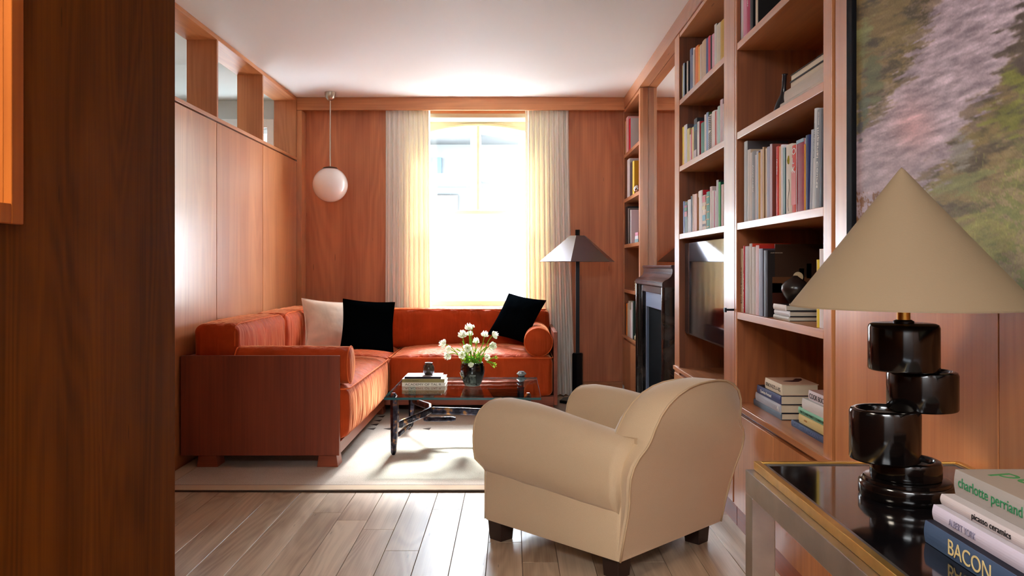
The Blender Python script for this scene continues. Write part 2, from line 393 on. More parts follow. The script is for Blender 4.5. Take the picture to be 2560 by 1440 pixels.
B(WX0, WX1, YW-0.004, YW+0.019, WZ1+0.035, H-0.002).build('panel', W_X, bw)
B(WX0, WX1, YW-0.004, YWIN+0.05, WZ1-0.004, WZ1+0.034).build('head_lining', CREAM_PAINT, bw)
struct('baseboard_back', B(-1.96, XR, YW-0.008, YW+0.019, 0, 0.12), W_X, bev=0.002)
# pelmet (cornice) at the back, on the left, on the right
struct('trim_1', B(XL, XR, YP, YP+0.03, 2.625, H-0.001), W_X, bev=0.002)
struct('trim_2', B(XL-0.001, XL-0.205, YW-0.16, YW, 2.19, 2.71), W_V)     # end post at back left of the clerestory
B(XL, -1.92, YP+0.0, YW-0.003, 0, 2.62).build('trim_3', W_V)
bpy.data.objects['trim_3']['kind'] = 'structure'

# window in its recess
YWIN = 7.90
wn = struct('window_1', MB().box(WX0, WX0+0.05, YWIN-0.02, YWIN+0.05, WZ0, WZ1).box(WX1-0.05, WX1, YWIN-0.02, YWIN+0.05, WZ0, WZ1)
            .box(WX0+0.05, WX1-0.05, YWIN-0.02, YWIN+0.05, WZ0, WZ0+0.05), CREAM_PAINT, bev=0.003)
xc = -0.327; Rr = 1.79; arc = []
for i in range(25):
    x = WX0+0.05+(WX1-WX0-0.1)*i/24; arc.append((x, 2.56-(Rr-math.sqrt(Rr*Rr-(x-xc)**2))))
MB().loft([[(x, YWIN-0.015, z), (x, YWIN+0.05, z), (x, YWIN+0.05, WZ1), (x, YWIN-0.015, WZ1)] for x, z in arc]).build('arched_head', CREAM_PAINT, wn)
MB().loft([[(x, YWIN-0.028, z-0.012), (x, YWIN-0.012, z-0.012), (x, YWIN-0.012, z+0.003), (x, YWIN-0.028, z+0.003)] for x, z in arc]).build('arch_bead', CREAM_PAINT, wn)
B(-0.340, -0.314, YWIN-0.005, YWIN+0.035, 1.74, 2.56).build('glazing_bar', CREAM_PAINT, wn, bev=0.003)
B(WX0+0.05, WX1-0.05, YWIN-0.012, YWIN+0.04, 1.700, 1.735).build('meeting_rail', CREAM_PAINT, wn, bev=0.004)
B(WX0+0.05, -0.34, YWIN+0.012, YWIN+0.016, 1.735, 2.57).build('pane', PANE, wn)
B(-0.314, WX1-0.05, YWIN+0.012, YWIN+0.016, 1.735, 2.57).build('pane', PANE, wn)
B(WX0+0.05, WX1-0.05, YWIN+0.012, YWIN+0.016, WZ0+0.05, 1.70).build('pane', PANE, wn)
MB().add([(WX0+0.052, YWIN+0.006, WZ0+0.05), (WX1-0.052, YWIN+0.006, WZ0+0.05), (WX1-0.052, YWIN+0.006, 1.70), (WX0+0.052, YWIN+0.006, 1.70)], [(0, 1, 2, 3)]).build('frosted_film', FILM, wn)
B(WX0-0.02, WX1+0.02, YW-0.03, YWIN-0.02, WZ0-0.03, WZ0).build('sill', W_X, wn, bev=0.003)

# left wall : panelling, cap, clerestory
lw = struct('wall_left', MB().box(XL-0.02, XL-0.13, 2.2, YW, -0.02, 2.15), SEAM)
seams = [2.41, 3.43, 4.45, 5.46, 6.475, 7.49]
for a, c in zip(seams[:-1], seams[1:]):
    B(XL-0.019, XL, a+0.004, c-0.004, 0.0, 2.156).build('panel', W_PANEL, lw, bev=0.0015, segs=1)
B(XL-0.135, XL+0.004, 2.2, YW-0.15, 2.165, 2.19).build('cap_rail', W_Y, lw, bev=0.002)
for yy in (4.46, 5.47, 6.475):
    B(XL-0.003, XL-0.205, yy, yy+0.028, 2.19, 2.71).build('upright', W_V, lw, bev=0.002)
B(XL, XL-0.21, 2.2, YW, 2.71, H-0.001).build('header', W_HEAD, lw, bev=0.002)

# neighbouring room seen through the clerestory
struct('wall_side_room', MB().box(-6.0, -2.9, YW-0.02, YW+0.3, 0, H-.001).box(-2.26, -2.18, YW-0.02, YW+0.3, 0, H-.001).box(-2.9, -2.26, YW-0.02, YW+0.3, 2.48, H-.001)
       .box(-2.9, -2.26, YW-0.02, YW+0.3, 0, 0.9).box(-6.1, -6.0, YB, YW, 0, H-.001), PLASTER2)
w2 = struct('window_2', MB().box(-2.98, -2.90, YW-0.05, YW+0.02, 0.85, 2.56).box(-2.27, -2.205, YW-0.05, YW+0.02, 0.85, 2.56).box(-2.9, -2.27, YW-0.05, YW+0.02, 2.48, 2.56), PLASTER, bev=0.004)
B(-2.9, -2.26, YW+0.08, YW+0.12, 1.66, 1.70).build('meeting_rail', PLASTER, w2)
MB().box(-2.9, -2.86, YW+0.06, YW+0.12, 0.9, 2.48).box(-2.30, -2.26, YW+0.06, YW+0.12, 0.9, 2.48).box(-2.86, -2.30, YW+0.06, YW+0.12, 2.44, 2.48).build('sash_frame', PLASTER, w2)
B(-2.86, -2.30, YW+0.09, YW+0.094, 0.9, 2.44).build('pane', PANE, w2)
# walls behind the camera
struct('wall_rear', B(-6.0, 1.6, YB-0.1, YB, 0, H-.001), PLASTER)

# foreground partition on the left with a framed opening
XF = -0.90; YF = 2.189
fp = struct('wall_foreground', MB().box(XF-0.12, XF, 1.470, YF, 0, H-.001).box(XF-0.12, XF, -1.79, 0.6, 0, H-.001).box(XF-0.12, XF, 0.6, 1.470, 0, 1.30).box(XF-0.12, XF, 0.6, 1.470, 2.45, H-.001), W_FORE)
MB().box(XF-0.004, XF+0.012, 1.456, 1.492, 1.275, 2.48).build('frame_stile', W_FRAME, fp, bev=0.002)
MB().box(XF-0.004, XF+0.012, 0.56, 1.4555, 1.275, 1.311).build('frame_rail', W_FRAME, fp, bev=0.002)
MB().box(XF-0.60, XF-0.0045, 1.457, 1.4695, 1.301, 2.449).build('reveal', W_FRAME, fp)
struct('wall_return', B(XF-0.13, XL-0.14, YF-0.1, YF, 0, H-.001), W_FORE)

# right wall : backing behind everything, panelled part near the camera
XRB = 1.60
struct('wall_right', B(XRB-0.03, XRB+0.05, YB, YW+0.3, -0.02, H-.001), SEAM)
rp = struct('trim_4', B(XR+0.012, XR+0.05, YB, 2.616, 0, 2.62), SEAM)
for a, c in ((1.738, 2.612), (0.86, 1.734), (-0.02, 0.856), (-1.78, -0.024)):
    B(XR-0.0, XR+0.012, a, c, 0.002, 2.62).build('panel', W_PANEL, rp, bev=0.001, segs=1)
# cornice on the right
struct('trim_5', B(XR-0.006, XR+0.066, YB, YP, 2.637, H-0.001), W_Y, bev=0.002)

# ------------------------------------------------------------ bookcases (units)
DEP = 0.365; XM = 1.096
SH = [0.575, 0.99, 1.397, 1.812, 2.22]
def bookcase(name, label, ya, yb, sa, sb, shelves, backmat=W_CASE):
    """unit between ya (near) and yb (far); sa/sb stile widths near/far"""
    t = thing(name, label, 'bookcase', (XR, (ya+yb)/2, 0), 'built in cherry bookcases')
    oa, ob = ya+sa, yb-sb
    B(XR-0.001, XR+0.022, ya+0.004, oa-0.004, 0.10, 2.632).build('stile', W_V, t, bev=0.0015)
    B(XR-0.001, XR+0.022, ob+0.004, yb-0.004, 0.10, 2.632).build('stile', W_V, t, bev=0.0015)
    B(XR+0.003, XR+DEP, oa-0.022, oa, 0.10, 2.63).build('side_panel', W_CASE, t)
    B(XR+0.003, XR+DEP, ob, ob+0.022, 0.10, 2.63).build('side_panel', W_CASE, t)
    B(XR+DEP, XR+DEP+0.015, ya+.005, yb-.005, 0.10, 2.63).build('back_panel', backmat, t)
    B(XR+0.002, XR+DEP, oa, ob, 2.608, 2.632).build('top_panel', W_Y, t, bev=0.001)
    for z in shelves:
        B(XR+0.001, XR+DEP-0.001, oa+0.0005, ob-0.0005, z-0.032, z-0.0005).build('shelf', W_Y, t, bev=0.0015)
    # base cabinet
    B(XR-0.012, XR+DEP, ya+.004, yb-.004, 0.550, 0.574).build('ledge', W_Y, t, bev=0.002)
    B(XR+0.012, XR+DEP, ya+.004, yb-.004, 0.10, 0.535).build('cabinet_box', W_CASE, t)
    nd = 2 if yb-ya > 0.9 else 1; wd = (yb-ya-0.02)/nd
    for i in range(nd):
        B(XR-0.006, XR+0.011, ya+0.01+i*wd+0.002, ya+0.01+(i+1)*wd-0.002, 0.105, 0.530).build('door', W_V, t, bev=0.0015)
    B(XR+0.01, XR+DEP, ya+.004, yb-.004, 0.0, 0.10).build('plinth', W_DARKY, t)
    return t
bcB = bookcase('bookcase', 'tall cherry wood bookcase unit between the painting and the television', 2.640-0.002, 3.79, 0.077, 0.033, SH)
bcA = bookcase('bookcase', 'cherry wood bookcase unit holding the television beside the fireplace', 3.79, 5.19, 0.196, 0.14, SH[:1]+SH[2:])
bcF = bookcase('bookcase', 'narrow far cherry bookcase unit in the corner beyond the fireplace', 6.588, 7.60, 0.072, 0.075, SH)
B(XR+0.0225, XM-0.0005, 6.590, 6.63, 0.10, 2.635).build('return_panel', W_V, bcF)
B(XR-0.001, XR+0.0222, 6.5885, 6.5918, 0.10, 2.632).build('return_edge', W_V, bcF)
# small black catch on the stile
hk = MB().box(XR-0.045, XR+0.06, 3.800, 3.812, 0.992, 1.002).box(XR-0.045, XR-0.036, 3.795, 3.817, 0.986, 1.006).build('shelf_catch', BLACK_STEEL, None, loc=(XR, 3.8, 1.0))
tag(hk, 'small black metal catch sticking out of the bookcase stile', 'catch')

# ------------------------------------------------------------ mirror and fireplace

mir = struct('wall_chimney', B(XM+0.006, 1.5, 5.20, 6.58, 0, H-.001), SEAM)
t = thing('wall_mirror', 'frameless wall mirror above the dark marble mantelpiece', 'mirror', (XM, 5.9, 1.25))
B(XM, XM+0.005, 5.195, 6.583, 1.205, 2.636).build('glass', MIRROR, t)
t = thing('fireplace', 'dark marble fireplace with moulded mantel between the two bookcases', 'fireplace', (1.04, 5.95, 0))
prof = [(1.095, 1.205), (1.040, 1.205), (1.036, 1.197), (1.040, 1.186), (1.046, 1.180), (1.047, 1.165), (1.045, 1.150), (1.036, 1.130), (1.018, 1.115), (0.995, 1.104), (0.983, 1.094), (0.978, 1.080), (0.979, 1.066), (0.986, 1.060), (1.095, 1.060)]
MB().loft([[(x, 5.345, z) for x, z in prof], [(x, 6.52, z) for x, z in prof]]).build('mantel', MARBLE, t, smooth=True, autos=True)
for ya, yb_, sg in ((5.34, 5.40, 1), (6.46, 6.52, -1)):
    p2 = []
    for i in range(9):
        a = PI/2+PI*i/8
        p2.append((0.985+0.03*math.cos(a)*0.6-0.0, (ya+yb_)/2+math.sin(a)*(yb_-ya)/2))
    p2 = [(1.095, ya), (1.095, yb_)]+[(max(0.978, 1.0+(-0.022)*math.cos((i-4)*PI/8)), (ya+yb_)/2+(yb_-ya)/2*math.cos(PI*i/8)) for i in range(9)]
    MB().prism(p2, 0, 1.06).build('jamb', MARBLE_B, t, smooth=True, autos=True)
for ya, yb_ in ((5.40, 5.47), (6.385, 6.46)):
    B(1.012, 1.095, ya, yb_, 0, 1.059).build('inner_jamb', MARBLE_B, t, bev=0.006)
B(1.012, 1.095, 5.47, 6.385, 1.005, 1.059).build('inner_lintel', MARBLE, t, bev=0.006)
MB().box(1.040, 1.095, 6.345, 6.385, 0, 1.004).box(1.040, 1.095, 5.47, 5.555, 0, 1.004).box(1.040, 1.095, 5.555, 6.345, 0.89, 1.004).build('slip', SLIP, t, bev=0.003)
MB().box(1.060, 1.095, 5.555, 6.345, 0, 0.89).build('firebox', flat('firebox_black', (5, 5, 6), 0.9, spec=0.03), t)  # plain black block fills the fire opening
B(0.90, 1.03, 5.36, 6.50, 0.0005, 0.012).build('hearth', MARBLE_B, t, bev=0.003)
B(1.075, 1.1, 5.21, 5.335, 0, 1.20).build('filler_panel', W_V, t)

# ------------------------------------------------------------ painting
PXX = 1.0
t = thing('framed_painting', 'large framed painting of a lilac path through olive green foliage', 'painting', (1.0, 1.8, 1.8))
PY0, PY1, PZ0, PZ1 = 0.98, 2.409, 1.150, 2.46
def paint_col(px, py):
    nz = lambda s, o=0.0: noise.fractal(Vector((px/s, py/s*1.6, o)), 0.6, 2.0, 5)
    # brush streaks running up to the right
    sx, sy = px*0.93-py*0.36, px*0.36+py*0.93
    st = noise.fractal(Vector((sx/190, sy/36, 2.0)), 0.55, 2.1, 5)
    st2 = noise.fractal(Vector((sx/80, sy/19, 9.0)), 0.55, 2.1, 4)
    # path: centre line from (2160,500) to (2420,0)
    cx = 2185+ (470-py)*0.50+ 40*math.sin(py/120.0)
    half = 125 - 0.0*py + (py-150)*0.07
    d = abs(px-cx)/max(half, 40) + st*0.55 + st2*0.12
    path = max(0, min(1, (1.02-d)*6))
    olive = (122, 112, 66); ochre = (146, 124, 82); dark = (88, 78, 54); sage = (128, 134, 84)
    a = nz(140, 3.0)*0.5+0.5; bb = nz(90, 7.0)*0.5+0.5
    c = [olive[i]*(1-a)+ochre[i]*a for i in range(3)]
    q = max(0, min(1, (bb+st*0.6-0.5)*3)); c = [c[i]*(1-q)+dark[i]*q for i in range(3)]
    lk = max(0, min(1, (st2*0.6+st-0.12)*7))*max(0, 1-abs(px-cx)/260)*0.8; c = [c[i]*(1-lk)+(170, 148, 142)[i]*lk for i in range(3)]
    # upper left yellow-olive, upper right dark brown grey
    ur = max(0, min(1, ((px-2380)/160-(py-60)/420+st*0.5))); c = [c[i]*(1-ur)+(86, 76, 70)[i]*ur for i in range(3)]
    lil = [q_+st2*26 for q_ in (178, 162, 174)]
    pk = math.exp(-((px-2270)/46)**2-((py-320)/60)**2)
    lil = [lil[i]+((206, 166, 172)[i]-lil[i])*pk for i in range(3)]
    gl = max(0, min(1, (py-330)/160)); lil = [lil[i]*(1-gl)+(166, 150, 160)[i]*gl for i in range(3)]
    c = [c[i]*(1-path)+lil[i]*path for i in range(3)]
    # lower right greens: broad leaves
    lr = max(0, min(1, ((px-2330)/140+(py-470)/200-0.35+st2*0.5)))
    g = (122, 126, 72) if noise.fractal(Vector(((px+py*0.7)/70, (py-px*0.6)/26, 5.0)), 0.6, 2, 4) > 0.02 else (146, 132, 96)
    c = [c[i]*(1-lr)+g[i]*lr for i in range(3)]
    for (lx, ly, rx, ry, an, lc) in [(2505, 290, 58, 34, 0.2, (112, 118, 46)), (2530, 200, 40, 24, 0.5, (120, 128, 50)), (2150, 110, 18, 60, 0.1, (132, 140, 92)), (2172, 190, 20, 62, 0.0, (96, 106, 72)),
                                 (2400, 455, 70, 26, -0.3, (120, 126, 78)), (2150, 270, 12, 60, 0, (90, 104, 84)), (2140, 310, 8, 40, 0, (58, 66, 78)), (2390, 380, 30, 40, 0, (132, 130, 122)), (2440, 600, 90, 60, 0, (132, 130, 70))]:
        ca, sa = math.cos(an), math.sin(an); ex, ey = ((px-lx)*ca+(py-ly)*sa)/rx, (-(px-lx)*sa+(py-ly)*ca)/ry
        k = max(0, min(1, (1.15-math.hypot(ex, ey)+st2*0.8)*2.2))*0.8
        c = [c[i]*(1-k)+lc[i]*k for i in range(3)]
    # grass blades
    if py > 380 and px > 2420:
        bl = abs(((px-(700-py)*0.22)/23.0+noise.noise(Vector((py/120, px/90, 0)))*0.9) % 1.0-0.5)
        if bl < 0.045 and noise.noise(Vector((px/40, py/70, 4))) > -0.1: c = [c[i]*0.5+(160, 160, 84)[i]*0.5 for i in range(3)]
    # rust leaves lower left
    if px < 2215 and py > 480:
        k = max(0, min(1, (noise.fractal(Vector((px/10, py/16, 1.0)), 0.6, 2, 3))*4)); c = [c[i]*(1-k)+(120, 76, 36)[i]*k for i in range(3)]
    v = 1+0.16*st2+0.1*noise.noise(Vector((px/4, py/4, 0)))
    return [max(0, min(255, q*v)) for q in c]
NU, NV = 300, 330
mb = MB(); mb.grid(NU, NV, lambda a, c: (PXX+0.012, 1.15+(PY1-1.15)*a, PZ0+(PZ1-PZ0)*c))
mat, nt, b = newmat('painted_canvas'); vc = N(nt, 'ShaderNodeVertexColor', layer_name='paint'); nt.links.new(vc.outputs[0], b.inputs['Base Color']); b.inputs['Roughness'].default_value = 0.55
tc = N(nt, 'ShaderNodeTexCoord'); no = N(nt, 'ShaderNodeTexNoise'); no.inputs['Scale'].default_value = 160; bu = N(nt, 'ShaderNodeBump'); bu.inputs['Strength'].default_value = 0.3; bu.inputs['Distance'].default_value = 0.002
nt.links.new(tc.outputs['Object'], no.inputs['Vector']); nt.links.new(no.outputs['Fac'], bu.inputs['Height']); nt.links.new(bu.outputs['Normal'], b.inputs['Normal'])
cv = mb.build('canvas', mat, t)
at = cv.data.color_attributes.new('paint', 'FLOAT_COLOR', 'POINT')
buf = []
for v in cv.data.vertices:
    Y = v.co.y+WL[t].y; z = v.co.z+WL[t].z
    buf += lin(paint_col(1280+PXX*FPX/Y, 665-(z-HC)*FPX/Y))
at.data.foreach_set('color', buf)
B(PXX+0.0135, XR-0.001, PY0, PY1, PZ0, PZ1).build('stretcher', cm((150, 130, 100)), t)
for nm, bx in (('frame_stile', (PXX, XR-0.001, PY1+0.002, PY1+0.045, PZ0-0.03, PZ1+0.03)), ('frame_stile', (PXX, XR-0.001, PY0-0.045, PY0-0.002, PZ0-0.03, PZ1+0.03)),
               ('frame_rail', (PXX, XR-0.001, PY0-0.001, PY1+0.001, PZ0-0.03, PZ0-0.002)), ('frame_rail', (PXX, XR-0.001, PY0-0.001, PY1+0.001, PZ1+0.002, PZ1+0.03))):
    B(*bx).build(nm, flat('painting_frame_black', (10, 10, 14), 0.7, spec=0.12), t, bev=0.003)
# part of the wall left of canvas inside 1.15..0.98 is canvas too
B(PXX+0.011, PXX+0.0125, PY0, 1.152, PZ0, PZ1).build('canvas_edge', cm((128, 118, 78)), t)

# ------------------------------------------------------------ television
t = thing('television', 'flat black television screen mounted in the bookcase', 'television', (1.09, 4.5, 0.80))
B(1.064, 1.10, 4.012, 5.028, 0.787, 1.339).build('casing', BLACK, t, bev=0.004)
B(1.0605, 1.0635, 4.0135, 5.0265, 0.800, 1.3375).build('screen', flat('dark_screen_glass', (16, 14, 22), 0.05, spec=0.45), t)
B(1.10, 1.30, 4.40, 4.62, 1.0, 1.12).build('bracket', BLACK_STEEL, t)

# ------------------------------------------------------------ curtains
def curtain(label, xa, xb, xbl, xbr, seed):
    rr = random.Random(seed); npl = 9
    amp = [rr.uniform(0.030, 0.042) for _ in range(npl+2)]; ph = [rr.uniform(-0.3, 0.3) for _ in range(npl+2)]
    def fn(a, c):
        z = 0.012+2.645*(1-c)
        k = c**1.5
        x0 = xa+(xbl-xa)*k; x1 = xb+(xbr-xb)*k
        i = int(a*npl); am = amp[i]*(1-a*npl+i)+amp[i+1]*(a*npl-i); p = ph[i]*(1-a*npl+i)+ph[i+1]*(a*npl-i)
        th = 2*PI*npl*a+p*(0.4+c)+0.25*math.sin(3*c+i)
        y = 7.565+am*(0.6+0.4*c)*(math.sin(th)+0.3*math.sin(2*th))
        x = x0+(x1-x0)*a+0.004*math.sin(th)
        return (x, y, z)
    mb = MB().grid(220, 24, fn)
    o = mb.build('curtain', CURTAIN, None, loc=((xa+xb)/2, 7.565, 0), smooth=True)
    return tag(o, label, 'curtain', 'floor length window curtains')
curtain('cream floor length curtain at the left side of the window, beside the hanging globe', -1.165, -0.755, -1.175, -0.735, 3)
curtain('cream floor length curtain at the right side of the window, behind the floor lamp', 0.122, 0.522, 0.130, 0.585, 5)

# ------------------------------------------------------------ pendant lamp
c = (-1.614, 7.28)
t = thing('pendant_lamp', 'white glass globe pendant lamp hanging from a metal rod', 'pendant lamp', (c[0], c[1], H))
MB().lathe([(0.0, 0), (0.048, -0.001), (0.048, -0.02), (0.042, -0.045), (0.026, -0.068), (0.010, -0.075), (0.0, -0.075)], (c[0], c[1], H-0.0005), 32, False, False).build('canopy', NICKEL, t, smooth=True, autos=True)
MB().lathe([(0.0055, 2.08), (0.0055, 2.68)], (c[0], c[1], 0), 12).build('rod', NICKEL, t, smooth=True, autos=True)
MB().lathe([(0.0, 2.083), (0.02, 2.083), (0.06, 2.073), (0.066, 2.064), (0.066, 2.056), (0.0, 2.056)], (c[0], c[1], 0), 32, False, False).build('cap', flat('dark_bronze_cap', (84, 60, 46), 0.35, metal=0.8), t, smooth=True, autos=True)
rg = 0.1545; prf = [(rg*math.sin(a), 1.921-rg*math.cos(a)) for a in [PI*i/40 for i in range(38)]]
MB().lathe(prf, (c[0], c[1], 0), 64, False, False).build('globe', OPAL, t, smooth=True)

# ------------------------------------------------------------ rug
rt = thing('area_rug', 'beige wool area rug under the sofa and coffee table', 'rug', (-0.5, 5.9, 0.001))
RX0, RX1, RY0, RY1 = -1.955, 0.86, 4.354, 7.40
B(RX0+0.095, RX1-0.095, RY0+0.10, RY1-0.10, 0.001, 0.012).build('field', WOOL, rt)
MB().box(RX0+0.0, RX1-0.0, RY0, RY0+0.094, 0.001, 0.0125).box(RX0, RX1, RY1-0.094, RY1, 0.001, 0.0125).box(RX0, RX0+0.09, RY0+0.099, RY1-0.099, 0.001, 0.0125).box(RX1-0.09, RX1, RY0+0.099, RY1-0.099, 0.001, 0.0125).build('border', WOOL_B, rt, bev=0.002)
MB().box(RX0+0.09, RX1-0.09, RY0+0.0945, RY0+0.0995, 0.001, 0.0118).box(RX0, RX1, RY0-0.006, RY0-0.0005, 0.001, 0.010).build('seam_binding', WOOL_D, rt)
for (xx, yy) in ((-1.012, 6.47), (-1.010, 6.30), (-1.008, 6.14), (-1.004, 5.98), (-0.885, 5.98), (-0.742, 5.98), (-0.60, 5.98)):   # woven arrow heads
    MB().prism([(xx-0.052, yy+0.004), (xx, yy-0.038), (xx+0.006, yy+0.042)], 0.0118, 0.0132).build('motif', WOOL_D, rt)

# ------------------------------------------------------------ sofa
SY0 = 4.83; ZR = 0.0125
st_ = thing('corner_sofa', 'rust orange velvet corner sofa in a cherry wood frame', 'sofa', (-1.4, 6.2, ZR))
SXL, SXF, SYF, SXR = -1.952, -1.018, 6.56, 0.364
B(SXL, SXF, SY0, SY0+0.03, 0.083, 0.671).build('end_panel', W_DARK, st_, bev=0.002)
B(SXR-0.03, SXR, SYF, 7.46, 0.086, 0.671).build('end_panel', W_DARKY, st_, bev=0.002)
B(SXL, SXL+0.03, SY0+0.031, 7.46, 0.083, 0.66).build('back_panel', W_DARKY, st_)
B(SXL+0.031, SXR-0.031, 7.43, 7.46, 0.083, 0.66).build('back_panel', W_DARKX, st_)
B(SXF-0.03, SXF, SY0+0.031, SYF+0.0, 0.088, 0.16).build('front_rail', W_DARKY, st_, bev=0.002)
B(SXF+0.001, SXR-0.031, SYF, SYF+0.03, 0.088, 0.155).build('front_rail', W_DARKX, st_, bev=0.002)
MB().box(SXL+0.031, SXF-0.031, SY0+0.031, 7.42, 0.10, 0.16).box(SXF-0.03, SXR-0.031, SYF+0.031, 7.42, 0.10, 0.16).build('deck', W_DARK, st_)
for (lx, ly) in ((-1.09, SY0+0.075), (-1.80, SY0+0.075), (-1.09, 6.62), (0.28, SYF+0.09), (0.28, 7.35), (-1.80, 7.35)):
    a = 0.062; bt = 0.052
    MB().loft([[(lx-a, ly-a, ZR), (lx+a, ly-a, ZR), (lx+a, ly+a, ZR), (lx-a, ly+a, ZR)], [(lx-bt, ly-a, 0.088), (lx+bt, ly-a, 0.088), (lx+bt, ly+a, 0.088), (lx-bt, ly+a, 0.088)]]).build('leg', W_DARKX, st_, bev=0.002)

def crown(x0, x1, y0, y1, z0, z1, top=0.02, front=None, seed=0, wr=0.004):
    """puffed cushion: crown the broad faces, pull gathers along the seams"""
    def d(p, n):
        u = (p.x-x0)/(x1-x0)*2-1; v = (p.y-y0)/(y1-y0)*2-1; w_ = (p.z-z0)/(z1-z0)*2-1
        fu, fv, fw = 1-u*u, 1-v*v, 1-w_*w_
        q = Vector(p)
        if n.z > 0.3: q.z += top*n.z*math.sqrt(max(0, fu)*max(0, fv))
        if front and n.dot(Vector(front[0])) > 0.3:
            f = {0: fv*fw, 1: fu*fw}[0 if abs(front[0][0]) > 0 else 1]
            q += Vector(front[0])*front[1]*math.sqrt(max(0, f))
        g = noise.fractal(Vector((p.x*16+seed, p.y*16, p.z*5)), 0.6, 2, 2)
        q += n*wr*g
        return q
    return d
def cushion(name, x0, x1, y0, y1, z0, z1, r=0.04, top=0.02, front=None, seed=0, wr=0.004, n=22, lab=None):
    mb = MB().rbox(x0, x1, y0, y1, z0, z1, r, n, 4, crown(x0, x1, y0, y1, z0, z1, top, front, seed, wr))
    o = mb.build(name, VELVET, st_, smooth=True)
    return o
def piping(parent, pts, r=0.005, mat=VELVET_P, closed=True):
    if closed: pts = pts+[pts[0], pts[1]]
    return MB().tube(pts, r, 6).build('piping', mat, parent, smooth=True)
def rrect(x0, x1, y0, y1, z, r=0.04, sag=0.0):
    out = []
    for cx_, cy_, a0 in ((x1-r, y1-r, 0), (x0+r, y1-r, 90), (x0+r, y0+r, 180), (x1-r, y0+r, 270)):
        for k in range(5):
            a = math.radians(a0+k*22.5); out.append((cx_+r*math.cos(a), cy_+r*math.sin(a), z))
    return out
# seat cushions
o = cushion('seat_cushion', -1.915, -0.985, SY0+0.035, 6.50, 0.165, 0.470, 0.05, 0.065, ((1, 0, 0), 0.035), 1, n=30)
piping(o, [(min(p[0]+0.010*math.sin(PI*max(0,min(1,(p[1]-4.87)/1.62))), 9) if p[0] > -1.2 else p[0], p[1], p[2]) for p in rrect(-1.915, -0.972, SY0+0.04, 6.50, 0.468, 0.05)])
o = cushion('seat_cushion', -1.915, -0.99, 6.50, 7.41, 0.165, 0.470, 0.05, 0.06, None, 4)
o = cushion('seat_cushion', -0.985, 0.325, SYF-0.04, 7.41, 0.160, 0.470, 0.05, 0.06, ((0, -1, 0), 0.02), 2, n=30)
piping(o, rrect(-0.985, 0.325, SYF-0.048, 7.41, 0.468, 0.045))
# back cushions
for (a, c, sd) in ((SY0+0.09, 5.98, 5), (6.01, 7.15, 6)):
    o = cushion('back_cushion', -1.918, -1.655, a, c, 0.47, 0.845, 0.05, 0.018, ((1, 0, 0), 0.03), sd, wr=0.007)
    pts = [(-1.672, y, z) for y, z in ((a+.03, .50), (a+.012, .66), (a+.03, .82), ((a+c)/2, .845), (c-.03, .82), (c-.012, .66), (c-.03, .50))]
    piping(o, [(-1.668, a+0.012, z) for z in (0.5, 0.6, 0.7, 0.8)]+[(-1.672, a+0.03, 0.836)]+[(-1.672, a+(c-a)*k/10, 0.85) for k in range(1, 10)]+[(-1.672, c-0.03, 0.836)]+[(-1.668, c-0.012, z) for z in (0.8, 0.7, 0.6, 0.5)], closed=False)
o = cushion('back_cushion', -1.64, 0.325, 7.19, 7.42, 0.47, 0.815, 0.045, 0.012, ((0, -1, 0), 0.03), 8, wr=0.009, n=44)
piping(o, [(x, 7.20, 0.812+0.006) for x in [-1.6+1.9*k/24 for k in range(25)]], closed=False)
# bolsters
def bolster(p0, p1, r, name='bolster'):
    p0, p1 = Vector(p0), Vector(p1); ax = (p1-p0); L_ = ax.length; ax.normalize()
    up = Vector((0, 0, 1)); sd = ax.cross(up)
    rings = []
    prof_ = [(0.0, 0.0), (0.3, -0.018+0.012), (0.75, -0.004), (0.95, 0.003), (1.0, 0.012), (1.0, 0.03)]
    prof_ = [(k, d) for k, d in ((0.02, -0.012), (0.35, -0.011), (0.7, -0.007), (0.93, 0.0), (1.0, 0.012))]
    body = [(1.0+0.01*math.sin(k), 0.03+(L_-0.06)*k/14) for k in range(15)]
    seq = prof_+body+[(k, L_-d) for k, d in reversed(prof_)]
    for k, d in seq:
        ring = []
        for j in range(40):
            a = 2*PI*j/40; q = p0+ax*d+(sd*math.cos(a)+up*math.sin(a))*r*k
            g = noise.noise(q*9)*0.004 if 0 < d < L_ else 0
            ring.append(q+(sd*math.cos(a)+up*math.sin(a))*g)
        rings.append(ring)
    o = MB().loft(rings).build(name, VELVET, st_, smooth=True)
    for q in (p0, p1):
        pts = [q+(sd*math.cos(2*PI*j/40)+up*math.sin(2*PI*j/40))*r*1.0 for j in range(40)]
        piping(o, [p+ax*(0.006 if q is p0 else -0.006) for p in pts], 0.0045)
    return o
bolster((-1.66, 4.985, 0.605), (-0.975, 4.985, 0.600), 0.112)
bolster((0.212, 6.56, 0.588), (0.212, 7.17, 0.600), 0.113)

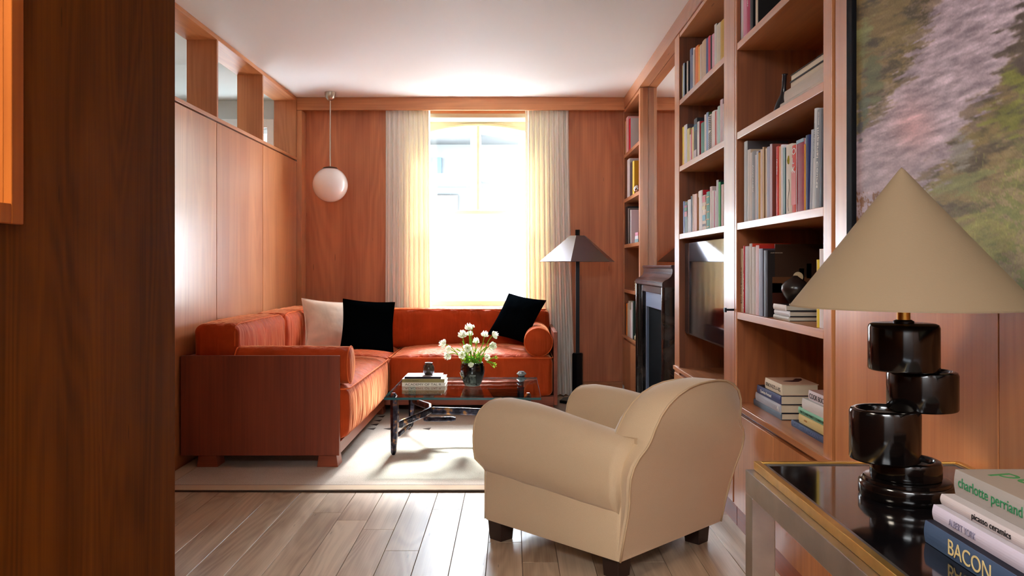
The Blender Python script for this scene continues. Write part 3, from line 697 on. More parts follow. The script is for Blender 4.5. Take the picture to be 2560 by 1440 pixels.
# loose pillows
def pillow(label, center, right, up, size, thick, mat, pmat, name='throw_pillow', seed=0):
    c0 = Vector(center); r_ = Vector(right).normalized(); u_ = Vector(up).normalized(); n_ = r_.cross(u_).normalized(); u_ = n_.cross(r_)
    t = thing(name, label, 'pillow', c0-Vector((0, 0, 0)), 'loose cushions on the sofa')
    S = size/2; n = 26; vs = []; mb = MB()
    def edge(a, c):
        # concave sides, pointed corners
        k = 1-0.07*(1-a*a)*abs(c)**3; kk = 1-0.07*(1-c*c)*abs(a)**3
        return a*kk*S, c*k*S
    for sg in (1, -1):
        def fn(i, j, sg=sg):
            a = math.sin((i*2-1)*PI/2*0.999)*0.35+(i*2-1)*0.65; c = math.sin((j*2-1)*PI/2*0.999)*0.35+(j*2-1)*0.65
            x, y = edge(a, c)
            h = thick/2*((1-a**4)*(1-c**4))**0.6*(0.55+0.45*(1-a*a)*(1-c*c))
            h *= 1+0.10*noise.noise(Vector((a*2+seed, c*2, sg)))
            h += 0.004*noise.noise(Vector((a*6+seed, c*6, sg)))*(1-a*a)*(1-c*c)
            return tuple(c0+r_*x+u_*y+n_*h*sg)
        mb.grid(n, n, fn)
    mb.build('cover', mat, t, smooth=True)
    pts = []
    for a0, c0_, da, dc in ((-1, -1, 1, 0), (1, -1, 0, 1), (1, 1, -1, 0), (-1, 1, 0, -1)):
        for k in range(16):
            x, y = edge(a0+da*2*k/16, c0_+dc*2*k/16); pts.append(c0+r_*x+u_*y)
    piping(t, pts, 0.0055, pmat)
    return t
def PT(x, y, Y): return Vector(((x-1280)/FPX*Y, Y, HC-(y-665)/FPX*Y))
pillow('cream velvet pillow with piped edge on the left side of the sofa', (-1.446, 6.50, 0.742), (0.327, 0.20, -0.04), (-0.07, 0.20, 0.336), 0.42, 0.15, VCREAM, VCREAM, seed=1)
pillow('black velvet pillow leaning on the cream pillow in the sofa corner', (-1.115, 6.35, 0.740), (0.372, 0.10, -0.03), (-0.074, 0.12, 0.378), 0.40, 0.14, VBLACK, VBLACK, seed=4)
pillow('black velvet pillow tilted against the right bolster of the sofa', (0.040, 6.95, 0.764), (0.294, -0.25, -0.048), (0.19, 0.14, 0.348), 0.41, 0.13, VBLACK, VBLACK, seed=9)

# ------------------------------------------------------------ coffee table
GZ = 0.385
ct = thing('coffee_table', 'glass topped coffee table with hammered bronze legs and stretchers', 'coffee table', (-0.3, 5.55, ZR))
B(-0.79, 0.178, 5.08, 6.01, GZ-0.014, GZ).build('glass_top', TABLE_GLASS, ct)
MB().box(-0.792, 0.180, 5.0775, 5.0798, GZ-0.0145, GZ-0.001).box(-0.7925, -0.7903, 5.08, 6.01, GZ-0.0145, GZ-0.001).box(0.1783, 0.1805, 5.08, 6.01, GZ-0.0145, GZ-0.001).box(-0.79, 0.178, 6.0102, 6.012, GZ-0.0145, GZ-0.001).build('glass_edge', GLASS_EDGE, ct)
def bar(pts, wd, ht, name='stretcher', seed=0):
    """flat hammered bar through pts, section wd (sideways) x ht (vertical)"""
    pts = [Vector(p) for p in pts]; rings = []
    fine = []
    for i in range(len(pts)-1):
        for k in range(5): fine.append(pts[i].lerp(pts[i+1], k/5))
    fine.append(pts[-1])
    for i, p in enumerate(fine):
        tt = (fine[min(i+1, len(fine)-1)]-fine[max(i-1, 0)]).normalized()
        a = Vector((0, 0, 1)) if abs(tt.z) < 0.8 else Vector((0, 1, 0))
        s_ = tt.cross(a).normalized(); b_ = s_.cross(tt)
        f = 1+0.10*noise.noise(p*14+Vector((seed, 0, 0)))
        k = 0.6 if i in (0, len(fine)-1) else 1
        w2_, h2_ = wd/2*f*k, ht/2*f*k
        rings.append([p+s_*w2_*ca+b_*h2_*cb for ca, cb in ((1, .6), (.6, 1), (-.6, 1), (-1, .6), (-1, -.6), (-.6, -1), (.6, -1), (1, -.6))])
    return MB().loft(rings).build(name, BRONZE, ct)
for i, (lx, ly, zt, sgn) in enumerate(((-0.742, 5.157, 0.402, 1), (0.098, 5.157, 0.402, -1), (-0.742, 6.06, 0.372, 1), (0.07, 6.06, 0.41, -1))):
    pts = [(lx-0.004*sgn, ly, ZR), (lx-0.003*sgn, ly, 0.03), (lx, ly, 0.10), (lx+0.004*sgn, ly, 0.20), (lx+0.004*sgn, ly, 0.30), (lx, ly, zt-0.02), (lx-0.003*sgn, ly, zt)]
    rad = [0.010, 0.017, 0.021, 0.026, 0.027, 0.024, 0.012]; rings = []
    for k, (p, r) in enumerate(zip(pts, rad)):
        rings.append([(p[0]+r*math.cos(a+0.3+i), p[1]+r*math.sin(a+0.3+i), p[2]) for a in [2*PI*j/6 for j in range(6)]])
    MB().loft(rings).build('leg', BRONZE, ct)
bar([(-0.722, 5.175, 0.195), (-0.66, 5.30, 0.205), (-0.59, 5.45, 0.215), (-0.555, 5.56, 0.222), (-0.565, 5.66, 0.228), (-0.62, 5.78, 0.222), (-0.68, 5.92, 0.215), (-0.73, 6.04, 0.21)], 0.022, 0.045, seed=1)
bar([(0.078, 5.175, 0.195), (0.0, 5.30, 0.205), (-0.09, 5.45, 0.215), (-0.125, 5.56, 0.222), (-0.115, 5.66, 0.228), (-0.06, 5.78, 0.222), (0.0, 5.92, 0.215), (0.055, 6.04, 0.21)], 0.022, 0.045, seed=4)
bar([(-0.56, 5.585, 0.215), (-0.45, 5.59, 0.213), (-0.34, 5.60, 0.208), (-0.23, 5.59, 0.205), (-0.12, 5.58, 0.21)], 0.025, 0.048, seed=7)
bar([(-0.59, 5.50, 0.172), (-0.50, 5.47, 0.178), (-0.375, 5.44, 0.186)], 0.03, 0.03, 'peg', 2)
bar([(-0.725, 5.20, 0.125), (-0.69, 5.27, 0.15), (-0.655, 5.34, 0.178)], 0.02, 0.025, 'peg', 3)
bar([(-0.09, 5.50, 0.172), (-0.14, 5.47, 0.178), (-0.19, 5.44, 0.19)], 0.03, 0.03, 'peg', 5)
MB().lathe([(0.0, -.0), (0.02, 0), (0.036, 0.012), (0.036, 0.018), (0.02, 0.034), (0.0, 0.036)], (0.07, 6.06, 0.388), 8, False, False).build('leg_cap', flat('polished_glass_knob', (160, 178, 182), 0.1, metal=0.6), ct)

# ------------------------------------------------------------ books
NUMW = ['first', 'second', 'third', 'fourth', 'fifth', 'sixth', 'seventh', 'eighth', 'ninth', 'tenth', 'eleventh', 'twelfth', 'thirteenth', 'fourteenth', 'fifteenth', 'sixteenth', 'seventeenth', 'eighteenth', 'nineteenth', 'twentieth', 'twenty first', 'twenty second', 'twenty third', 'twenty fourth', 'twenty fifth', 'twenty sixth']
def book(label, x0, x1, y0, y1, z0, z1, spine_c, cover_c=None, lie=False, fore=False, lean=0.0, group='books on the shelves', pages=None, rough=0.45, th=0.0022):
    """spine faces -X (pages face -X when fore); standing boards face Y, lying boards face Z"""
    cover_c = cover_c or spine_c
    sm = cm(spine_c, rough); cmx = cm(cover_c, rough)
    b0 = MB(); b1 = MB(); b2 = MB(); t_ = th
    if lie:
        b0.box(x0+(0 if fore else t_), x1-(t_ if fore else 0), y0, y1, z0, z0+t_).box(x0+(0 if fore else t_), x1-(t_ if fore else 0), y0, y1, z1-t_, z1)
        n = 6; sx = x1 if fore else x0; dr = -1 if fore else 1
        rings = []
        for k in range(n+1):
            a = k/n; z = z0+(z1-z0)*a; bul = 0.0025*math.sin(PI*a)
            rings.append([(sx-dr*bul, y0, z), (sx-dr*bul, y1, z), (sx+dr*t_, y1, z), (sx+dr*t_, y0, z)])
        b1.loft(rings)
        b2.box(x0+(0.004 if fore else t_), x1-(t_ if fore else 0.004), y0+0.003, y1-0.003, z0+t_, z1-t_)
    else:
        b0.box(x0+t_, x1, y0, y0+t_, z0, z1).box(x0+t_, x1, y1-t_, y1, z0, z1)
        n = 4; rings = []
        for k in range(n+1):
            a = k/n; y = y0+(y1-y0)*a; bul = min(0.003, (y1-y0)*0.15)*math.sin(PI*a)
            rings.append([(x0-bul, y, z0), (x0-bul, y, z1), (x0+t_, y, z1), (x0+t_, y, z0)])
        b1.loft(rings)
        if y1-y0 > 3*t_: b2.box(x0+t_, x1-0.004, y0+t_, y1-t_, z0+0.002, z1-0.004)
    if lean:
        for mbx in (b0, b1, b2): mbx.v = [(a, b_-lean*(c-z0), c) for a, b_, c in mbx.v]
    o = b0.build('book', cmx, None, loc=((x0+x1)/2, (y0+y1)/2, z0)); tag(o, label, 'book', group)
    b1.build('spine', sm, o)
    if b2.v: b2.build('pages', pages or PAGES, o)
    return o
CN = [((230, 225, 215), 'white'), ((245, 240, 235), 'white'), ((225, 205, 180), 'cream'), ((150, 152, 156), 'grey'), ((200, 205, 210), 'pale grey'), ((30, 30, 34), 'black'), ((215, 165, 75), 'mustard'), ((235, 200, 60), 'yellow'), ((240, 230, 160), 'pale yellow'),
      ((190, 25, 45), 'red'), ((215, 55, 20), 'orange red'), ((225, 130, 40), 'orange'), ((230, 150, 175), 'pink'), ((235, 205, 205), 'pale pink'), ((200, 70, 110), 'deep pink'), ((35, 50, 100), 'navy'), ((150, 175, 215), 'light blue'), ((95, 105, 140), 'slate blue'),
      ((30, 115, 85), 'green'), ((130, 210, 140), 'light green'), ((185, 220, 205), 'mint green'), ((170, 200, 205), 'pale teal'), ((150, 115, 80), 'brown'), ((90, 30, 60), 'maroon'), ((160, 150, 90), 'olive'), ((235, 195, 155), 'peach'), ((20, 60, 60), 'dark green')]
def cname(c): return min(CN, key=lambda q: sum((a-b_)**2 for a, b_ in zip(q[0], c)))[1]
def row(zs, conv, data, where, group, xs=XR+0.018, depth=0.20):
    out = []; ycur = 5.0495 if 1685 < conv[1] < 1700 else (7.524 if conv[1] < 1600 else 3.7565)
    for i, d in enumerate(data):
        zx0, zx1, zyt, sc = d[:4]; cc = d[4] if len(d) > 4 and d[4] else None; opt = d[5] if len(d) > 5 else {}
        s, ox, oy = conv
        xa, xb, yt = ox+zx0/s, ox+zx1/s, oy+zyt/s
        ya, yb_ = xs*FPX/(xa-1280), xs*FPX/(xb-1280)          # far, near
        zt = HC+(665-yt)/(xa-1280)*xs
        ya = min(ya, ycur-0.0003); yb_ = min(yb_, ya-0.007); ycur = yb_
        dp = opt.get('depth', depth*R.uniform(0.82, 1.0))
        jit = 0.0 if 'j' not in opt else opt['j']
        desc = opt.get('desc', cname(sc)+' book')
        nw = NUMW[i]
        rel = 'first from the left' if i == 0 else ('last on the right' if i == len(data)-1 else nw+' from the left')
        o = book('%s, %s %s' % (desc, rel, where), xs+jit, xs+dp, yb_+0.0004, ya-0.0004, zs, zt, sc, cc, lean=opt.get('lean', 0.0), group=group)
        out.append((o, xs+jit, xs+dp, yb_, ya, zs, zt))
    return out
Zs = dict(zip('54321', SH))
g = 'books on the shelf above the television'
A3 = row(SH[2], (8.47, 1690, 430), [(150, 185, 630, (64, 74, 140), (230, 205, 160)), (187, 245, 650, (40, 66, 56), (150, 60, 90)), (247, 312, 600, (222, 228, 236)), (314, 348, 518, (38, 34, 44)), (350, 378, 480, (238, 218, 200)),
    (381, 440, 480, (240, 200, 190), (205, 165, 115)), (486, 560, 408, (240, 236, 230), (200, 24, 48)), (563, 640, 505, (232, 214, 190)), (645, 714, 430, (24, 140, 104), (235, 225, 205)), (718, 766, 320, (232, 214, 210)), (770, 806, 400, (245, 240, 240)),
    (808, 820, 410, (205, 90, 140)), (822, 852, 400, (240, 240, 242)), (855, 896, 180, (205, 208, 212), (40, 40, 44)), (898, 935, 222, (120, 208, 140), (10, 90, 70)), (958, 1006, 275, (232, 205, 195))], 'on the shelf just above the television', g)
g = 'books on the middle shelf over the television'
A2 = row(SH[3], (7.58, 1690, 240), [(118, 152, 605, (236, 205, 40)), (153, 182, 570, (232, 222, 212)), (183, 208, 550, (215, 220, 230), (90, 80, 88)), (210, 258, 640, (205, 195, 125)), (260, 283, 740, (236, 215, 210)), (285, 303, 640, (225, 130, 140)),
    (305, 336, 605, (240, 225, 170)), (340, 400, 455, (34, 32, 40)), (402, 440, 505, (236, 232, 230), (190, 30, 50)), (472, 536, 530, (40, 112, 92)), (538, 572, 370, (238, 236, 236)), (574, 611, 330, (150, 180, 220), (60, 90, 40)), (612, 628, 400, (240, 238, 236)),
    (629, 680, 370, (238, 226, 212)), (682, 740, 310, (240, 236, 234)), (742, 765, 300, (205, 90, 80)), (766, 785, 270, (238, 225, 228)), (786, 834, 215, (190, 222, 214)), (836, 885, 90, (225, 205, 210), (190, 150, 150)), (887, 910, 160, (238, 236, 240))], 'on the middle shelf over the television', g)
g = 'books on the top shelf over the television'
A1 = row(SH[4], (6.543, 1690, 40), [(65, 90, 860, (196, 190, 160)), (91, 112, 830, (226, 222, 150)), (113, 138, 795, (160, 185, 205), (26, 26, 30)), (176, 197, 757, (190, 186, 176), (26, 26, 32)), (229, 262, 562, (96, 106, 138)), (263, 280, 650, (130, 138, 160)),
    (281, 300, 540, (225, 222, 218)), (301, 315, 560, (190, 150, 130)), (316, 365, 525, (228, 122, 28)), (366, 394, 520, (240, 180, 80)), (395, 412, 490, (225, 218, 210)), (413, 427, 470, (220, 200, 175)), (428, 489, 435, (205, 180, 150)), (490, 526, 390, (86, 92, 140)),
    (527, 562, 355, (222, 70, 96)), (564, 588, 345, (50, 48, 50)), (590, 626, 320, (232, 175, 190)), (628, 664, 160, (225, 222, 216), (30, 70, 60)), (666, 725, 165, (218, 208, 186)), (728, 790, 110, (205, 165, 60))], 'on the top shelf over the television', g)
# patterned spines
o, xa_, xb_, yn, yf, z0, zt = A2[13]
for k in range(17):
    z = z0+0.012+k*(zt-z0-0.02)/17; s_ = 0.008*(1 if k > 8 else -1)
    MB().add([(xa_-0.0035, yn+0.002, z), (xa_-0.0035, yf-0.002, z+s_), (xa_-0.0035, yf-0.002, z+s_+0.006), (xa_-0.0035, yn+0.002, z+0.006)], [(0, 1, 2, 3)]).build('stripe', INK, o)
o, xa_, xb_, yn, yf, z0, zt = A2[7]
text('spine_title', 'TI', cm((30, 130, 160)), o, (xa_-0.0035, yf-0.003, zt-0.07), (0, -1, 0), (0, 0, 1), 0.05, width=yf-yn-0.006)
B(xa_-0.0035, xa_-0.0031, yn+0.001, yf-0.001, z0+0.001, z0+0.05).build('spine_band', cm((200, 190, 190)), o)
o, xa_, xb_, yn, yf, z0, zt = A3[8]
for k in range(5):
    z = z0+0.01+k*(zt-z0)/5; B(xa_-0.0034, xa_-0.003, yn+0.002, yf-0.002, z, z+0.004).build('stripe', cm((225, 190, 120)), o)
B(A3[6][1]-0.0034, A3[6][1]-0.003, A3[6][3]+.001, A3[6][4]-.001, A3[6][6]-0.035, A3[6][6]-.002).build('spine_band', cm((240, 236, 230)), A3[6][0])
o, xa_, xb_, yn, yf, z0, zt = A3[7]
for dz, h_, c_ in ((.02, .012, (60, 40, 40)), (.05, .03, (60, 160, 190)), (.11, .02, (225, 200, 120)), (.15, .035, (220, 70, 90))):
    B(xa_-0.0034, xa_-0.003, yn+0.006, yf-0.008, z0+dz, z0+dz+h_).build('emblem', cm(c_), o)
o, xa_, xb_, yn, yf, z0, zt = A3[1]
for dz, h_, c_ in ((.10, .03, (170, 40, 60)), (.135, .02, (60, 110, 70)), (.155, .012, (150, 40, 90))):
    B(xa_-0.0034, xa_-0.003, yn+0.003, yf-0.003, z0+dz, z0+dz+h_).build('emblem', cm(c_), o)

g = 'upright books on the third shelf down beside the painting'
cvB = (6.543, 1840, 340)
B3 = row(SH[2], cvB, [(132, 182, 105, (198, 206, 208), (84, 80, 84)), (190, 234, 235, (226, 222, 216), (205, 190, 165)), (235, 261, 280, (232, 226, 222)), (262, 317, 262, (150, 155, 160), (205, 195, 185)), (318, 336, 315, (236, 232, 236)), (338, 361, 262, (206, 222, 236), (60, 40, 80)),
    (362, 400, 280, (212, 162, 74)), (401, 434, 230, (238, 216, 200)), (435, 450, 185, (232, 205, 170), (146, 110, 76)), (484, 504, 210, (236, 222, 200)), (505, 554, 190, (186, 190, 212)), (557, 584, 140, (228, 214, 226), (130, 66, 54)), (658, 706, 182, (216, 52, 22)),
    (708, 735, 180, (236, 190, 150)), (736, 764, 150, (238, 234, 240)), (766, 795, 200, (172, 200, 206), (10, 62, 78)), (820, 916, 160, (228, 218, 202)), (918, 996, 165, (210, 50, 16), (210, 50, 16)), (999, 1113, 85, (150, 24, 42), (230, 215, 215)), (1115, 1139, 140, (226, 156, 48))]
    + [(1141, 1200, 0, (32, 46, 98))]
    + [(1203, 1246, -80, (176, 184, 196), None, dict(lean=0.06))]
    + [(1248, 1292, -420, (206, 210, 214), None, dict(lean=0.06)), (1293, 1362, -398, (146, 152, 160), None, dict(lean=0.06)), (1366, 1436, -405, (24, 24, 28), None, dict(lean=0.06))], 'on the third shelf down beside the painting', g)
o, xa_, xb_, yn, yf, z0, zt = B3[17]
text('spine_title', 'O\nL\nK', WHITE_INK, o, (xa_-0.0038, yf-0.006, zt-0.035), (0, -1, 0), (0, 0, 1), 0.034, width=yf-yn-0.012)
B(xa_-0.0038, xa_-0.0034, yn+0.002, yf-0.0015, z0+0.03, z0+0.155).build('spine_band', cm((222, 120, 120)), o)
o, xa_, xb_, yn, yf, z0, zt = B3[18]
B(xa_-0.0035, xa_+0.02, yn+0.001, yf-0.001, zt-0.012, zt+0.001).build('head_band', cm((150, 180, 200)), o)
B(xa_-0.0036, xa_-0.003, yf-0.005, yf-0.0002, z0, zt-0.012).build('spine_band', cm((232, 222, 222)), o)
o, xa_, xb_, yn, yf, z0, zt = B3[16]
MB().lathe([(0, -0.02), (0.009, -0.012), (0.011, 0), (0.007, 0.016), (0, 0.024)], (xa_+0.002, (yn+yf)/2-0.003, zt-0.06), 10, False, False).build('bird_print', cm((150, 138, 40)), o)
MB().tube([(xa_-0.003, (yn+yf)/2-0.004+0.008*math.sin(k), z0+0.01+k*0.02) for k in range(7)], 0.0012, 4).build('branch_print', cm((70, 60, 40)), o)
def vtext(i, rowd, s, mat, size, top=0.02, width=None, off=0.35):
    o, xa_, xb_, yn, yf, z0, zt = rowd[i]
    text('spine_title', s, mat, o, (xa_-0.0038, yn+(yf-yn)*off, zt-top), (0, 0, -1), (0, 1, 0), size, width=width)
o, xa_, xb_, yn, yf, z0, zt = B3[23]
ln = Vector((0, 0.06, -1)).normalized()
text('spine_title', 'Imperial Courts', WHITE_INK, o, (xa_-0.0042, yn-0.06*(zt-z0-.06)+(yf-yn)*0.28, zt-0.06), (0, 0.06, -1), (0, 1, 0.06), 0.021, width=0.205)
text('author_line', 'Dana Lixenberg', WHITE_INK, o, (xa_-0.0042, yn-0.06*(zt-z0-.01)+(yf-yn)*0.28, zt-0.01), (0, 0.06, -1), (0, 1, 0.06), 0.008, width=0.042)
o, xa_, xb_, yn, yf, z0, zt = B3[22]
text('spine_title', 'WALTER LANVALHE', cm((120, 126, 132)), o, (xa_-0.0042, yn-0.06*(zt-z0-.05)+(yf-yn)*0.3, zt-0.05), (0, 0.06, -1), (0, 1, 0.06), 0.011, width=0.12)
vtext(3, B3, 'WALTHER', WHITE_INK, 0.013, 0.06, 0.12)
vtext(12, B3, 'LONDON', WHITE_INK, 0.010, 0.05, 0.06)

g = 'upright books beside the black vase'
cvC = (5.143, 1820, 580)
B4 = row(SH[1], cvC, [(165, 195, 215, (222, 200, 168)), (196, 219, 180, (190, 24, 44)), (221, 272, 185, (192, 184, 184)), (275, 307, 150, (208, 200, 194), (210, 70, 44)), (311, 350, 192, (214, 204, 198)), (358, 394, 172, (240, 214, 222), (176, 32, 22), dict(depth=0.245)), (398, 440, 215, (164, 176, 200), (70, 60, 70), dict(depth=0.24)),
    (460, 508, 238, (44, 42, 52), (26, 18, 16), dict(depth=0.25))], 'on the shelf with the black vase', g)
vtext(0, B4, 'A FRAME FOR LIFE', INK, 0.012, 0.085, 0.165)
vtext(1, B4, 'PIERRE CHAREAU', WHITE_INK, 0.011, 0.125, 0.19)
o, xa_, xb_, yn, yf, z0, zt = B4[7]                # cover photograph of an attic room
pic = [((0.03, 0.235), (0.165, 0.30), (52, 34, 24)), ((0.02, 0.235), (0.11, 0.165), (86, 52, 30)), ((0.02, 0.235), (0.05, 0.11), (58, 26, 18)), ((0.13, 0.15), (0.15, 0.20), (120, 122, 100)), ((0.16, 0.18), (0.16, 0.22), (160, 158, 146)), ((0.20, 0.225), (0.17, 0.235), (150, 150, 142)), ((0.15, 0.165), (0.09, 0.14), (160, 130, 70)), ((0.02, 0.06), (0.10, 0.14), (150, 120, 84))]
for (a, c_), (d, e), col in pic: B(xa_+a, xa_+c_, yn-0.0008, yn-0.0002, z0+d, z0+e).build('cover_print', cm(col, 0.3), o)
MB().loft([[(xa_+0.125+0.021*math.cos(2*PI*j/24), y_, z0+0.165+0.021*math.sin(2*PI*j/24)) for j in range(24)] for y_ in (yn-0.0002, yn-0.0014)]).build('cover_print', cm((196, 176, 140)), o)
text('cover_title', 'ALEX KROEGER', cm((170, 150, 130)), o, (xa_+0.012, yn-0.001, z0+0.262), (1, 0, 0), (0, 0, 1), 0.006, width=0.05)
# the stack and vase in front of them
gs = 'stacked books under the black vase'
z = SH[1]
for i, (x0, ya, yb_, th_, sc, cc, lab) in enumerate(((1.052, 3.112, 3.44, 0.017, (196, 200, 196), (40, 38, 40), 'grey book at the bottom of the stack under the black vase'),
        (1.056, 3.12, 3.40, 0.020, (226, 230, 240), (24, 24, 34), 'white and navy book in the middle of the stack under the black vase'), (1.052, 3.15, 3.372, 0.022, (236, 232, 232), (22, 22, 30), 'white book directly under the black vase, topmost of its stack'))):
    book(lab, x0, x0+0.20, ya, yb_-0.12 if i < 0 else min(yb_, 3.295 if i == 0 else 3.297), z, z+th_, sc, cc, lie=True, group=gs, pages=cm((186, 176, 160), 0.8)); z += th_+0.0003
vz = z
vs_ = MB().lathe([(0.0, 0), (0.020, 0), (0.026, 0.006), (0.045, 0.035), (0.054, 0.056), (0.052, 0.072), (0.040, 0.088), (0.022, 0.100), (0.012, 0.107), (0.008, 0.112), (0.0, 0.1125)], (1.115, 3.225, vz), 40, False, False).build('gourd_vase', flat('burnished_black_clay', (30, 24, 22), 0.28, var=0.2, bscale=30), None, loc=(1.115, 3.225, vz), smooth=True)
tag(vs_, 'squat black clay vase with pointed top standing on stacked books', 'vase')
gx = 'upright books at the near end of the vase shelf'
book('slim yellow upright book at the near end of the shelf with the black vase', 1.047, 1.20, 2.795, 2.818, SH[1], SH[1]+0.232, (226, 200, 70), group=gx)
book('white upright book at the near end of the shelf with the black vase', 1.047, 1.22, 2.755, 2.792, SH[1], SH[1]+0.268, (232, 226, 232), group=gx)

# stack of cream volumes on the second shelf down
gs = 'stacked cream volumes on the second shelf down'
z = SH[3]
book('cream volume at the bottom of the stack beside the black bottle vase', 1.07, 1.28, 2.80, 3.27, z, z+0.032, (214, 205, 190), lie=True, group=gs, th=.003); z += .0325
book('beige clothbound volume second from the bottom beside the black bottle vase', 1.075, 1.27, 2.81, 3.235, z, z+0.042, (206, 196, 180), lie=True, group=gs, th=.003); z += .0425
book('black bound volume with page edges showing, third up in the cream stack', 1.08, 1.27, 2.83, 3.19, z, z+0.026, (22, 22, 24), lie=True, fore=True, group=gs); z += .0265
book('black bound volume with page edges showing, topmost of the cream stack', 1.08, 1.27, 2.83, 3.185, z, z+0.026, (22, 22, 24), lie=True, fore=True, group=gs)
bo = MB().lathe([(0.0, 0), (0.03, 0), (0.036, 0.01), (0.036, 0.03), (0.028, 0.06), (0.014, 0.09), (0.009, 0.12), (0.009, 0.165), (0.012, 0.172), (0.0, 0.172)], (1.115, 3.38, SH[3]), 28, False, False)
bo.v = [(a+0.0*(c-SH[3]), b_-0.20*(c-SH[3]-0.03 if c > SH[3]+0.03 else 0), c) for a, b_, c in bo.v]
tag(bo.build('bottle_vase', flat('dark_bottle_glaze', (34, 30, 34), 0.2), None, loc=(1.115, 3.38, SH[3]), smooth=True), 'slender black bottle vase with a leaning neck beside stacked cream volumes', 'vase')

# top shelf books (tops cut by the picture edge)
g = 'books on the highest visible shelf beside the painting'
cvT = (8.53, 1830, 0)
B1 = row(SH[4], cvT, [(140, 181, -600, (90, 120, 150)), (183, 238, -560, (232, 228, 224)), (241, 311, -520, (232, 158, 184)), (313, 381, -640, (196, 70, 104)), (386, 440, -500, (70, 70, 74), (20, 20, 22)), (502, 545, -620, (222, 206, 180), (24, 22, 22))], 'on the highest shelf beside the painting', g)
vtext(3, B1, 'Modernist', WHITE_INK, 0.02, 0.06, 0.11)
z = SH[4]
for i, (col, lab, x0, ya) in enumerate((((150, 148, 150), 'grey lying book lowest in the stack on the highest shelf beside the painting', 1.045, 3.03), ((222, 208, 176), 'cream lying book in the stack on the highest shelf beside the painting', 1.05, 3.0), ((206, 150, 190), 'pink lying book topmost in the stack on the highest shelf beside the painting', 1.05, 2.99))):
    book(lab, x0, x0+0.2, 2.74, ya+0.14, z, z+0.03, col, lie=True, group='stacked books on the highest shelf'); z += 0.0305

# far bookcase
g = 'books in the far corner bookcase'
cvF = (4, 1550, 280)
F1 = row(SH[4], cvF, [(52, 60, 100, (205, 180, 130)), (61, 82, 68, (226, 178, 176)), (88, 104, 80, (200, 24, 48), (205, 205, 208), dict(depth=0.235))], 'on the top shelf of the far corner bookcase', g, xs=XR+0.004)
o, xa_, xb_, yn, yf, z0, zt = F1[2]
B(xa_+0.10, xa_+0.2, yn-0.001, yn-.0002, zt-0.10, zt-0.04).build('title_plate', cm((236, 234, 230)), o)
text('cover_title', 'MODERN', INK, o, (xa_+0.11, yn-0.0015, zt-0.062), (1, 0, 0), (0, 0, 1), 0.014, width=0.07)
B(xa_+0.14, xa_+0.2, yn-0.001, yn-.0002, z0+0.02, z0+0.09).build('cover_print', cm((90, 88, 90)), o)
F2 = row(SH[3], cvF, [(72, 98, 485, (225, 222, 228), (205, 205, 210), dict(depth=0.235)), (100, 122, 515, (70, 56, 60)), (125, 142, 500, (216, 178, 60), (206, 160, 40), dict(depth=0.22))], 'on the second shelf of the far corner bookcase', g, xs=XR+0.004)
F3 = row(SH[2], cvF, [(55, 78, 955, (24, 24, 30), (30, 34, 40), dict(depth=0.22)), (80, 90, 965, (150, 150, 150)), (92, 102, 975, (70, 66, 66)), (104, 112, 980, (232, 226, 232), (226, 214, 228), dict(depth=0.22))], 'on the third shelf of the far corner bookcase', g, xs=XR+0.004)
F5 = row(SH[0], (10.28, 1550, 720), [(132, 154, 380, (56, 30, 44)), (156, 190, 390, (228, 142, 30)), (192, 217, 380, (232, 222, 204)), (218, 247, 330, (206, 198, 180)), (248, 286, 550, (226, 206, 206)), (288, 320, 365, (236, 232, 232)), (325, 362, 330, (20, 50, 44))], 'on the lowest shelf of the far corner bookcase', g, xs=XR+0.004)
s_ = MB().lathe([(0.036*math.sin(PI*i/24), 0.036-0.036*math.cos(PI*i/24)) for i in range(25)], (1.055, 6.88, SH[3]), 32, False, False).build('silver_ball', flat('silver_ball_metal', (214, 206, 204), 0.12, metal=1.0), None, loc=(1.055, 6.88, SH[3]), smooth=True)
tag(s_, 'small shiny silver ball on the far bookcase shelf', 'ornament')
for i, col in enumerate(((150, 190, 200), (232, 226, 230), (232, 160, 180))):
    bx = MB().box(1.045, 1.10, 6.80+i*.006, 6.99-i*.012, SH[2]+i*0.0285, SH[2]+0.028+i*0.0285)
    tag(bx.build('small_box', cm(col), None, loc=(1.07, 6.9, SH[2]+i*0.0285), bev=0.002), ['pale blue small box at the bottom of three', 'white small box in the middle of three', 'pink small box on top of three'][i]+' in the far bookcase', 'box', 'pastel boxes in the far bookcase')
cd = MB()
for i in range(7): cd.box(1.05+0.003*(i % 2), 1.12, 6.92-0.002*(i % 3), 7.02, SH[1]+i*0.012, SH[1]+0.0105+i*0.012)
tag(cd.build('card_stack', cm((214, 190, 150)), None, loc=(1.08, 6.97, SH[1])), 'stack of cream cards on a far bookcase shelf', 'cards', None, 'stuff')
jr = MB().lathe([(0, 0), (0.02, 0), (0.022, 0.01), (0.022, 0.035), (0.012, 0.042), (0.012, 0.055), (0.0, 0.055)], (1.05, 6.90, SH[0]), 20, False, False).build('small_jar', cm((190, 176, 140), 0.2), None, loc=(1.05, 6.90, SH[0]), smooth=True)
tag(jr, 'tiny pale jar beside the books on the lowest far shelf', 'jar')

